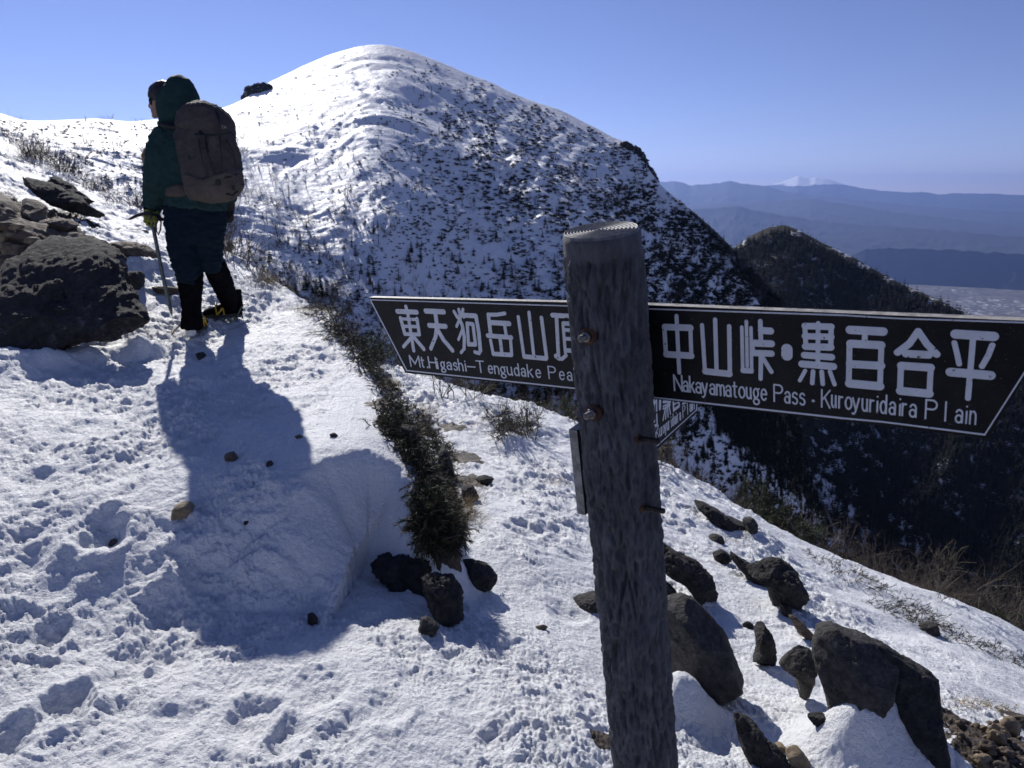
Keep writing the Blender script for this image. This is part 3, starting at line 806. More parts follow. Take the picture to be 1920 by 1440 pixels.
def prism(name, poly, n, th, m, parent, lift=0):
    """flat polygon with thickness th behind its front face"""
    poly = np.asarray(poly); k = len(poly)
    v = np.concatenate([poly + n * lift, poly + n * (lift - th)]) - SO
    me = bpy.data.meshes.new(name)
    faces = [tuple(range(k)), tuple(range(2 * k - 1, k - 1, -1))] + [(i, i + k, (i + 1) % k + k, (i + 1) % k) for i in range(k)]
    me.from_pydata([tuple(p) for p in v], [], faces); me.update()
    for mm in (m if isinstance(m, list) else [m]): me.materials.append(mm)
    if isinstance(m, list):
        for i, p in enumerate(me.polygons): p.material_index = 0 if i < 2 else 1
    return sp_link(name, me, parent)

def stroke(mb, pts, w, n, plane, base=0.0, squash=.12):
    """raised painted stroke; pts and width in photo pixels, laid on the board plane"""
    pts = np.asarray(pts, float)
    W = plane(pts[:, 0], pts[:, 1])
    for i in range(len(pts) - 1):
        d = pts[i + 1] - pts[i]; d = d / (np.linalg.norm(d) + 1e-9); pe = np.array((-d[1], d[0]))
        m_ = (pts[i] + pts[i + 1]) / 2
        a = plane(m_[0] + pe[0] * w / 2, m_[1] + pe[1] * w / 2); b = plane(m_[0] - pe[0] * w / 2, m_[1] - pe[1] * w / 2)
        ax = unit(W[i + 1] - W[i]); hw = np.linalg.norm((a - b) - ((a - b) @ ax) * ax) / 2
        # rounded ends: a stadium outline, domed slightly
        L = np.linalg.norm(W[i + 1] - W[i]); side = np.cross(n, ax)
        th = np.linspace(-math.pi / 2, math.pi / 2, 9)
        o = [(L * .5 * np.sign(1)) + 0] and [( L / 2 + hw * .98 * math.cos(t), hw * math.sin(t)) for t in th] + [(-L / 2 - hw * .98 * math.cos(t), -hw * math.sin(t)) for t in th]
        o = np.array(o); c = (W[i] + W[i + 1]) / 2 - SO
        h = .0005 + (stroke.k % 9) * 2.5e-5; stroke.k += 1
        low = c + o[:, :1] * ax + o[:, 1:] * side + n * (base - .0002)
        mid = c + (o[:, :1]) * ax + o[:, 1:] * side + n * (base + h * .6)
        oo = o.copy(); oo[:, 1] *= 1 - .0004 / hw; oo[:, 0] -= np.sign(oo[:, 0]) * .0004
        top = c + oo[:, :1] * ax + oo[:, 1:] * side + n * (base + h)
        k = len(o); v = np.concatenate([low, mid, top, [c + n * (base + h)]])
        t_, q = [], []
        for j in range(k):
            j2 = (j + 1) % k
            q += [(j, j2, k + j2, k + j), (k + j, k + j2, 2 * k + j2, 2 * k + j)]; t_.append((2 * k + j, 2 * k + j2, 3 * k))
        mb.add(v, t_, q)
stroke.k = 0

def P4(f, ox, oy, s):
    return lambda L: [((ox + x / s, oy + y / s)) for x, y in L]
cA = P4(0, 690, 540, 4.8); cB = P4(0, 1200, 560, 5.0526); cC = P4(0, 1560, 570, 5.3333)
KA = [([(262,210),(440,217)],44),([(342,168),(360,240),(412,562)],27),([(294,272),(332,412)],28),([(294,276),(440,284)],28),([(442,278),(462,415)],28),([(310,343),(452,348)],30),([(330,413),(458,418)],34),([(395,440),(320,528)],32),([(412,440),(502,548)],30),
 ([(518,207),(683,214)],47),([(550,336),(700,345)],45),([(606,220),(622,340),(608,440),(566,545)],34),([(625,370),(680,465),(760,560)],33),
 ([(775,212),(806,262)],26),([(818,195),(832,250),(828,300)],26),([(856,192),(842,245),(797,345)],26),([(812,260),(848,330),(868,440),(866,545),(838,582)],28),([(850,372),(815,465)],24),([(858,225),(862,262)],22),([(868,245),(968,250)],44),([(972,252),(998,400),(1012,560),(1000,588),(962,576)],32),([(893,318),(906,510)],28),([(893,318),(945,325)],36),([(945,325),(968,505)],28),([(906,505),(966,508)],40),
 ([(1084,240),(1160,240),(1232,228)],36),([(1084,240),(1106,425)],32),([(1100,310),(1272,320)],46),([(1230,330),(1245,430)],28),([(1078,428),(1290,445)],42),([(1104,470),(1128,592)],26),([(1128,592),(1290,602)],40),([(1284,472),(1294,600)],27),([(1188,440),(1206,592)],29),
 ([(1353,260),(1404,615)],28),([(1450,220),(1494,620)],28),([(1562,268),(1608,628)],31),([(1406,616),(1602,634)],42),
 ([(1660,244),(1760,250)],44),([(1697,255),(1716,625)],32),([(1694,612),(1722,632)],40),([(1760,318),(1850,324)],40),([(1755,318),(1778,588)],26),([(1770,376),(1850,382)],34),([(1772,455),(1860,460)],34),([(1778,560),(1868,566)],40),([(1842,322),(1868,566)],26),([(1785,605),(1745,640)],34),([(1850,590),(1895,650)],34),([(1780,248),(1905,262)],40)]
KB = [([(230,268),(246,530)],40),([(235,268),(478,276)],62),([(478,276),(486,530)],38),([(248,526),(486,540)],62),([(346,163),(372,700)],37),
 ([(588,250),(616,690)],38),([(712,198),(726,690)],40),([(845,262),(852,705)],42),([(618,688),(848,712)],60),
 ([(965,270),(974,682)],34),([(1008,214),(1016,640)],33),([(1052,275),(1058,682)],33),([(976,680),(1056,684)],50),([(1140,212),(1146,420)],44),([(1150,300),(1238,306)],66),([(1075,420),(1246,426)],66),([(1060,420),(1080,520)],34),([(1075,514),(1246,520)],60),([(1146,520),(1143,758)],42),([(1165,560),(1245,692)],40),
 ([(1562,260),(1572,455)],46),([(1812,262),(1808,462)],50),([(1562,258),(1812,266)],62),([(1562,355),(1812,362)],60),([(1568,452),(1808,460)],66),([(1688,232),(1685,640)],44),([(1556,534),(1816,554)],62),([(1534,618),(1832,642)],66),([(1566,680),(1514,775)],38),([(1640,688),(1632,800)],44),([(1722,692),(1732,808)],44),([(1800,690),(1844,812)],40)]
KC = [([(180,258),(512,275)],84),([(330,290),(327,380)],58),([(176,396),(168,790)],58),([(494,420),(480,820)],58),([(184,396),(490,412)],80),([(180,600),(490,617)],78),([(174,794),(478,822)],82),
 ([(862,272),(775,395),(655,484)],72),([(862,272),(950,400),(1048,504)],72),([(740,496),(965,508)],76),([(690,620),(680,878)],62),([(988,640),(974,895)],60),([(694,616),(984,636)],78),([(684,868),(970,896)],80),
 ([(1236,300),(1616,324)],92),([(1224,386),(1250,490),(1272,600)],58),([(1604,410),(1560,520),(1500,624)],62),([(1186,680),(1584,714)],88),([(1412,330),(1360,944)],62)]

# single-line alphabet, cell 0..1 wide, baseline 0, cap height 1, x height .66
def arc(cx, cy, rx, ry, a0, a1, n=10):
    return [(cx + rx * math.cos(math.radians(a0 + (a1 - a0) * i / n)), cy + ry * math.sin(math.radians(a0 + (a1 - a0) * i / n))) for i in range(n + 1)]
GL = {
 'M': [[(0,0),(0,1),(.5,.25),(1,1),(1,0)]], 'H': [[(0,0),(0,1)],[(1,0),(1,1)],[(0,.52),(1,.52)]], 'T': [[(0,1),(1,1)],[(.5,1),(.5,0)]],
 'P': [[(0,0),(0,1),(.55,1)] + arc(.55,.76,.45,.24,90,-90) + [(0,.52)]], 'N': [[(0,0),(0,1),(1,0),(1,1)]], 'K': [[(0,0),(0,1)],[(1,1),(0,.38)],[(.35,.58),(1,0)]],
 't': [[(.4,.9),(.4,.15)] + arc(.65,.15,.25,.15,180,290,5)] + [[(.05,.66),(.85,.66)]], 'i': [[(0,0),(0,.62)],[(0,.86),(0,.88)]], 'l': [[(0,0),(0,1)]],
 'a': [[(.1,.52)] + arc(.5,.46,.42,.2,150,0,6) + [(.92,0)], arc(.45,.19,.42,.19,70,410,14)],
 'h': [[(0,0),(0,1)], [(0,.4)] + arc(.45,.4,.45,.26,180,0,8) + [(.9,0)]], 'n': [[(0,0),(0,.66)], [(0,.4)] + arc(.45,.4,.45,.26,180,0,8) + [(.9,0)]],
 'm': [[(0,0),(0,.66)], [(0,.42)] + arc(.25,.42,.25,.24,180,0,7) + [(.5,0)], [(.5,.42)] + arc(.75,.42,.25,.24,180,0,7) + [(1,0)]],
 's': [arc(.5,.48,.4,.18,30,200,8) + arc(.5,.17,.42,.18,70,-150,10)],
 'e': [[(.08,.35),(.92,.35)] + arc(.5,.33,.42,.33,5,320,14)],
 'g': [arc(.45,.38,.38,.27,0,360,14), [(.75,.6),(.98,.66)], [(.25,.14)] + arc(.5,-.14,.45,.17,130,-230,14)],
 'u': [[(0,.66),(0,.25)] + arc(.42,.25,.42,.25,180,360,8) + [(.84,.66)], [(.84,.3),(.9,0)]], 'd': [arc(.44,.33,.42,.33,0,360,14), [(.88,1),(.88,0)]],
 'k': [[(0,0),(0,1)],[(.85,.66),(0,.25)],[(.3,.4),(.9,0)]], 'y': [[(0,.66),(.48,.02)],[(.95,.66),(.45,-.1),(.2,-.24),(0,-.22)]], 'o': [arc(.5,.33,.46,.33,0,360,16)],
 'r': [[(0,0),(0,.66)], [(0,.38)] + arc(.5,.38,.5,.26,175,70,6)], '.': [[(.4,.02),(.5,.02)]], '-': [[(0,.42),(1,.42)]], '*': [[(.4,.3),(.5,.3)]]}

def letters(mb, items, crop, bl, caph, wpx, n, plane, up=POST_UP):
    """items: (glyph, x0, x1) in crop units along the baseline bl [(x,y),(x,y)...]; caph = cap height in metres"""
    bx = [p[0] for p in bl]; by = [p[1] for p in bl]
    for g, x0, x1 in items:
        a = np.array(crop([(x0, np.interp(x0, bx, by))])[0]); b = np.array(crop([(x1, np.interp(x1, bx, by))])[0])
        A = plane(*a); B = plane(*b) if x1 != x0 else A + BD * .001
        ax = B - A
        for st in GL[g]:
            W = [A + ax * p[0] + up * caph * p[1] for p in st]
            px, py = to_px(np.array(W)); w = wpx * (1.6 if g in '.*' else 1)
            stroke(mb, np.stack([px, py], 1), w, n, plane)

board_l = None
def side_quad(pxs, plane): return [plane(x, y) for x, y in pxs]
# left board (square end hidden behind the post)
tl = cA([(2, 88)])[0]; bl_ = cA([(338, 762)])[0]
e1 = lambda y0, y1, x: y0 + (y1 - y0) * x
top = lambda x: 557.6 + (570.3 - 557.6) * (x - 692) / (1210 - 692)
bot = lambda x: 698.8 + (745.5 - 698.8) * (x - 760) / (1217 - 760)
LB = side_quad([(691.5, top(691.5)), (1138, top(1138)), (1138, bot(1138)), (760, 699.2)], pl)
board_l = prism('direction_board', LB, BN, .014, [M_board, M_edge], signpost); tag(board_l, 'left direction board pointing to the east peak')
RBp = side_quad([(1141, top(1141)), (1985, 603.5), (1853, 821.5), (1141, bot(1141))], pl)
board_r = prism('direction_board', RBp, BN, .016, [M_board, M_edge], signpost, lift=.001); tag(board_r, 'right direction board with eight large characters')

mb = MB()
for st, w in KA: stroke(mb, cA(st), w / 4.8, BN, pl)
bA = [(400,702),(1635,814),(1900,838)]
T = "M388470 t482516 .535545 H556620 i632632 g660700 a716758 s774810 h824862 i884884 -902970 T984052 e086130 n145185 g198244 u260305 d322368 a384424 k444490 e513562 P632695 e725775 a798842 k864902"
def parse(s):
    out = []; off = 0; last = 0
    for tk in s.split():
        g = tk[0]; a = int(tk[1:4]); b = int(tk[4:7])
        while a + off < last - 5: off += 1000
        x0 = a + off; x1 = b + off
        if x1 < x0: x1 += 1000; 
        last = x1; out.append((g, x0, x1))
    return out
capA = .0235
letters(mb, parse(T), cA, bA, capA, 2.35, BN, pl)
sp_link('lettering', mb.mesh('lettering', M_paint, (0, 0, 0), False), board_l)
mb = MB()
stroke(mb, cA([(24,106),(1775,160),(2150,172)]), 2.1, BN, pl); stroke(mb, cA([(22,106),(350,742)]), 2.1, BN, pl); stroke(mb, cA([(350,742),(1840,900),(2140,934)]), 2.4, BN, pl)
sp_link('border', mb.mesh('border', M_paint, (0, 0, 0), False), board_l)
lift = lambda f: f
mb = MB()
P1b = P1 + BN * .001
plR = lambda x, y: on_plane(np.asarray(x, float), np.asarray(y, float), P1b, BN)
for st, w in KB: stroke(mb, cB(st), w / 5.0526, BN, plR)
for st, w in KC: stroke(mb, cC(st), w / 5.3333, BN, plR)
stroke(mb, cB([(1392,478),(1392,536)]), 107 / 5.05, BN, plR)
bB = [(335,868),(1275,972),(1720,1026),(1860,1042)]
letters(mb, parse("N328402 a412460 k476522 a532584 y592642 a664714 m730800 a814866 t880926 o938996 u012058 g074132 e146204 P272350 a372424 s442495 s512565 *628658 K722798"), cB, bB, .0262, 3.1, BN, plR)
bC = [(-120,1008),(20,1032),(810,1128),(935,1145),(1430,1204)]
letters(mb, [('u',-2,44),('r',70,116),('o',132,198),('y',206,272),('u',303,358),('r',380,428),('i',452,452),('d',482,548),('a',572,634),('i',677,677),('r',702,752),('a',774,842),('P',934,1042),('l',1131,1131),('a',1232,1304),('i',1340,1340),('n',1377,1438)], cC, bC, .0262, 3.5, BN, plR)
sp_link('lettering', mb.mesh('lettering', M_paint, (0, 0, 0), False), board_r)
mb = MB()
stroke(mb, [(1150,575.5)] + cB([(45,95),(1920,156)]) + cC([(640,143),(1920,185)]) + [(1976, 610)], 2.8, BN, plR)
stroke(mb, [(1150,736)] + cB([(78,930),(1920,1132)]) + cC([(500,1177),(1528,1306)]), 3.2, BN, plR)
stroke(mb, cC([(1528,1306),(1920,692)]) + [(1976, 610)], 3.0, BN, plR)
sp_link('border', mb.mesh('border', M_paint, (0, 0, 0), False), board_r)
# lower board, edge-on and running away to the right behind the post
_q0 = pl(1084, 892, 2)
V0 = float((pl(1098, 978, 2) - pl(1098, 978, 2)) @ POST_UP)
botl = pl(1098, 977, 2); topl = pl(1083, 804, 2)
right = pl(1308, 770, 2)
sL = (botl - POST_TOP) @ B2; sR = (right - POST_TOP) @ B2; vB = (botl - POST_TOP) @ POST_UP; vR = (right - POST_TOP) @ POST_UP
H2 = .142
def b2(s, v): return P2 + B2 * s + POST_UP * v
VB, VT = -.4935, -.333
LBd = [b2(-.014, VT), b2(.56, VT), b2(.512, VB), b2(-.014, VB)]
board_k = prism('direction_board', LBd[::-1], N2, .016, [M_board, M_edge], signpost); tag(board_k, 'lower direction board running away behind the post')
def pl2(x, y): return pl(x, y, 2)
cD = P4(0, 1200, 730, 11.075)
KD = [([(200,215),(225,260)],30),([(185,320),(225,470)],28),([(225,480),(195,880)],26),([(235,240),(265,820)],38),([(215,400),(330,250)],40),([(340,215),(345,440)],26),([(290,215),(300,660)],30),([(262,800),(350,735)],60),([(345,520),(355,740)],24),
 ([(412,240),(412,390)],44),
 ([(480,260),(625,250)],60),([(480,350),(620,290)],34),([(478,400),(620,330)],40),([(520,400),(478,635)],22),([(545,390),(530,610)],20),([(575,380),(580,570)],20),([(605,360),(632,510)],22),
 ([(688,270),(698,440)],28),([(805,262),(812,350)],26),([(698,430),(812,345)],52),([(700,310),(800,265)],30),([(880,300),(960,265)],40)]
mb = MB()
for st, w in KD: stroke(mb, cD(st), w / 11.075, N2, pl2)
def letters2(mb, items, bl, caph, w):
    for g, x0, x1 in items:
        a = cD([(x0, np.interp(x0, [p[0] for p in bl], [p[1] for p in bl]))])[0]; b = cD([(x1 + .01, np.interp(x1 + .01, [p[0] for p in bl], [p[1] for p in bl]))])[0]
        A = pl2(*a); B = pl2(*b); ax = B - A
        for st in GL[g]:
            W = [A + ax * p[0] + POST_UP * caph * p[1] for p in st]
            px, py = to_px(np.array(W)); stroke(mb, np.stack([px, py], 1), w, N2, pl2)
letters2(mb, [('*',258,280),('K',335,395),('u',405,445),('r',452,475),('o',480,512),('y',518,548),('u',562,590),('r',600,628),('i',652,652),('d',672,700),('a',716,745),('i',760,760),('r',782,808),('a',822,850),('P',893,940),('l',990,990),('a',1035,1065),('i',1080,1080),('n',1095,1130)],
         [(240,1075),(340,1035),(860,615),(1120,400)], .0262, 1.15)
sp_link('lettering', mb.mesh('lettering', M_paint, (0, 0, 0), False), board_k)
mb = MB()
q = [b2(.0, VB + .008), b2(.506, VB + .008), b2(.545, VT - .008), b2(.0, VT - .008)]
qx = [to_px(p) for p in q]
for i, j, w in ((0, 1, 1.7), (1, 2, 1.5), (2, 3, 1.7)): stroke(mb, [qx[i], qx[j]], w, N2, pl2)
sp_link('border', mb.mesh('border', M_paint, (0, 0, 0), False), board_k)

# ---- bolts on the viewer's side and threaded rods on the right side
def post_hit(px, py):
    d = ray(px, py); o = CAM - POST_TOP
    d_ = d - (d @ POST_UP) * POST_UP; o_ = o - (o @ POST_UP) * POST_UP
    A = d_ @ d_; B = 2 * o_ @ d_; C = o_ @ o_ - PR ** 2
    return CAM + d * ((-B - math.sqrt(max(B * B - 4 * A * C, 0))) / (2 * A))
for (px, py) in ((1103, 630), (1113, 774)):
    p = post_hit(px, py); n = unit(unit(BN) * .9 + .1 * unit(np.cross(POST_UP, (1, 0, 0)))); c = p - SO
    bolt = sp_link('bolt', None) if False else None
    mb = MB(); mb.tube([c - n * .006, c + n * .0015], [.0145, .014], 28)
    w_ = mb.mesh('rusty_washer', M_rust); wo_ = sp_link('rusty_washer', w_)
    mb = MB(); mb.tube([c + n * .001, c + n * .0075, c + n * .0085], [.0088, .0088, .0078], 6)
    mb2 = MB(); mb2.tube([c + n * .008, c + n * .018, c + n * .0195], [.0046, .0046, .0034], 14)
    for k in range(7): mb2.tube([c + n * (.0092 + k * .0016), c + n * (.0099 + k * .0016)], [.0055, .0055], 14)
    sp_link('nut', mb.mesh('nut', M_steel), wo_); sp_link('bolt', mb2.mesh('bolt', M_steel), wo_)
for (px, py, ex, ey) in ((1197, 822, 1236, 830), (1207, 951, 1246, 958)):
    p = post_hit(px, py); c = p - SO
    # end of the rod at the same side direction
    n = unit(N2 + .12 * POST_UP * 0)
    L = .036
    mb = MB(); mb.tube([c - n * .01, c + n * .002], [.0085, .008], 20); wo_ = sp_link('rusty_washer', mb.mesh('rusty_washer', M_rust))
    mb = MB(); mb.tube([c, c + n * L, c + n * (L + .001)], [.0042, .0042, .003], 16)
    for k in range(14): mb.tube([c + n * (.004 + k * .0023), c + n * (.005 + k * .0023)], [.0047, .0047], 14)
    sp_link('rod', mb.mesh('rod', M_rod), wo_)
# ------------------------------------------------------------------ rocks
def catmull_closed(P, n):
    P = np.asarray(P, float); k = len(P)
    seg = np.linalg.norm(np.roll(P, -1, 0) - P, axis=1); cum = np.concatenate([[0], np.cumsum(seg)])
    s = np.linspace(0, cum[-1], n, endpoint=False); j = np.clip(np.searchsorted(cum, s, side='right') - 1, 0, k - 1); f = ((s - cum[j]) / seg[j])[:, None]
    a, b, c, d = P[(j - 1) % k], P[j], P[(j + 1) % k], P[(j + 2) % k]
    cr = .5 * (2 * b + (c - a) * f + (2 * a - 5 * b + 4 * c - d) * f ** 2 + (3 * b - a - 3 * c + d) * f ** 3)
    return cr * .6 + (b * (1 - f) + c * f) * .4

def blob(name, outline, Y, T, m, seed=0, power=.55, rough=.05, facets=7, nseg=96, nlat=40, tilt=0.0, origin=None, fine=1.0, lean=0.0):
    """solid body whose silhouette is an outline, with its own thickness T (metres) front to back"""
    O = catmull_closed(outline, nseg)
    W = at_y(O[:, 0], O[:, 1], np.full(nseg, Y))
    for _ in range(3 if lean else 0):                       # the rock leans back: higher parts stand farther away
        W = at_y(O[:, 0], O[:, 1], Y + lean * np.maximum(W[:, 2] - W[:, 2].min() - .02, 0))
    C = W.mean(0); size = np.linalg.norm(W - C, axis=1).max()
    ph = np.linspace(-math.pi / 2, math.pi / 2, nlat + 2)[1:-1]
    rg = np.random.default_rng(seed + 100)
    v = []
    vd = np.array((0, 1.0, tilt))
    for p in ph:
        v.append(C + (W - C) * abs(math.cos(p)) ** power + vd * (T * math.sin(p)))
    v = np.concatenate(v + [C[None] - vd * T, C[None] + vd * T])
    rel = v - C
    for k in range(facets):
        d = rg.normal(size=3); d[1] = -abs(d[1]) - .35; d /= np.linalg.norm(d)
        sup = (rel @ d).max(); o = sup * rg.uniform(.62, .9)
        e = np.maximum(rel @ d - o, 0); rel = rel - (e * .96)[:, None] * d
    q = rel / size * 2.2 + seed * 3.7
    nrm = rel / (np.linalg.norm(rel, axis=1)[:, None] + 1e-9)
    big = fbm(q[:, 0], q[:, 1], q[:, 2], 4, .55); cr = fbm(q[:, 0] * 2.3, q[:, 1] * 2.3, q[:, 2] * 2.3, 4, .6, True)
    fi = fbm(q[:, 0] * 7, q[:, 1] * 7, q[:, 2] * 7, 3, .6)
    rel = rel + nrm * (size * rough * (big * .9 + (cr - 1) * .35 + fi * .28 * fine))[:, None]
    v = rel + C
    org = np.array((C[0], C[1], v[:, 2].min())) if origin is None else np.asarray(origin)
    idx = np.arange(nseg * nlat).reshape(nlat, nseg); nx = np.roll(idx, -1, 1)
    quads = np.stack([idx[:-1], nx[:-1], nx[1:], idx[1:]], -1).reshape(-1, 4)
    n0 = nseg * nlat
    tri = [(n0, nx[0][j], idx[0][j]) for j in range(nseg)] + [(n0 + 1, idx[-1][j], nx[-1][j]) for j in range(nseg)]
    me = mesh_np(name, v - org, [np.array(tri), quads], [m], None, True)
    return me, org

def rock(name, outline, m, label, cat='rock', thick=None, seed=0, group=None, push=.45, sink=.12, **kw):
    o = np.array(outline, float)
    yb = o[:, 1].max(); xb = o[o[:, 1].argmax(), 0]
    h = hit(float(np.clip(xb, -60, 1990)), float(min(yb, 1470)))
    ht = yb - o[:, 1].min()
    T = thick or .5 * min(ht, np.ptp(o[:, 0])) * h[1] / FPX
    low = o[:, 1] > yb - .3 * ht
    o[low, 1] += sink * ht
    s_ = kw.pop('Y', None) or h[1] + T * push
    me, org = blob(name, o, s_, T, m, seed, **kw)
    ob = link(name, me, None, org)
    return tag(ob, label, cat, group)

M_boulder, nt, b = new_mat('lichen_boulder')
tc = N(nt, 'ShaderNodeTexCoord'); src = tc.outputs['Object']
n1 = N(nt, 'ShaderNodeTexNoise', Scale=14, Detail=9, Roughness=.75); nt.links.new(src, n1.inputs['Vector'])
r1 = ramp(nt, n1.outputs[0], [(.35, (.012, .011, .012)), (.55, (.035, .032, .032)), (.72, (.09, .082, .078))])
n2 = N(nt, 'ShaderNodeTexNoise', Scale=3.2, Detail=10, Roughness=.8); nt.links.new(src, n2.inputs['Vector'])
r2 = ramp(nt, n2.outputs[0], [(.57, (0, 0, 0)), (.66, (1, 1, 1))])
mx = N(nt, 'ShaderNodeMix', data_type='RGBA'); nt.links.new(r2.outputs[0], mx.inputs['Factor']); nt.links.new(r1.outputs[0], mx.inputs['A']); mx.inputs['B'].default_value = (.19, .18, .185, 1)
nt.links.new(mx.outputs['Result'], b.inputs['Base Color']); b.inputs['Roughness'].default_value = .85
n3 = N(nt, 'ShaderNodeTexNoise', Scale=26, Detail=8, Roughness=.7); nt.links.new(src, n3.inputs['Vector'])
bp = N(nt, 'ShaderNodeBump', Strength=1.0, Distance=.035); nt.links.new(n3.outputs[0], bp.inputs['Height']); nt.links.new(bp.outputs[0], b.inputs['Normal'])

rock('boulder', [(-60,560),(-20,528),(20,494),(55,466),(85,450),(120,444),(165,448),(200,462),(228,492),(248,545),(268,600),(276,640),(262,668),(205,672),(165,678),(110,684),(75,688),(40,678),(-60,670)], M_boulder,
     'large rounded black boulder with pale lichen streaks left of the hiker', 'boulder', .17, 3, rough=.075, nseg=260, nlat=130, facets=9, push=.35, sink=.06, lean=1.45)
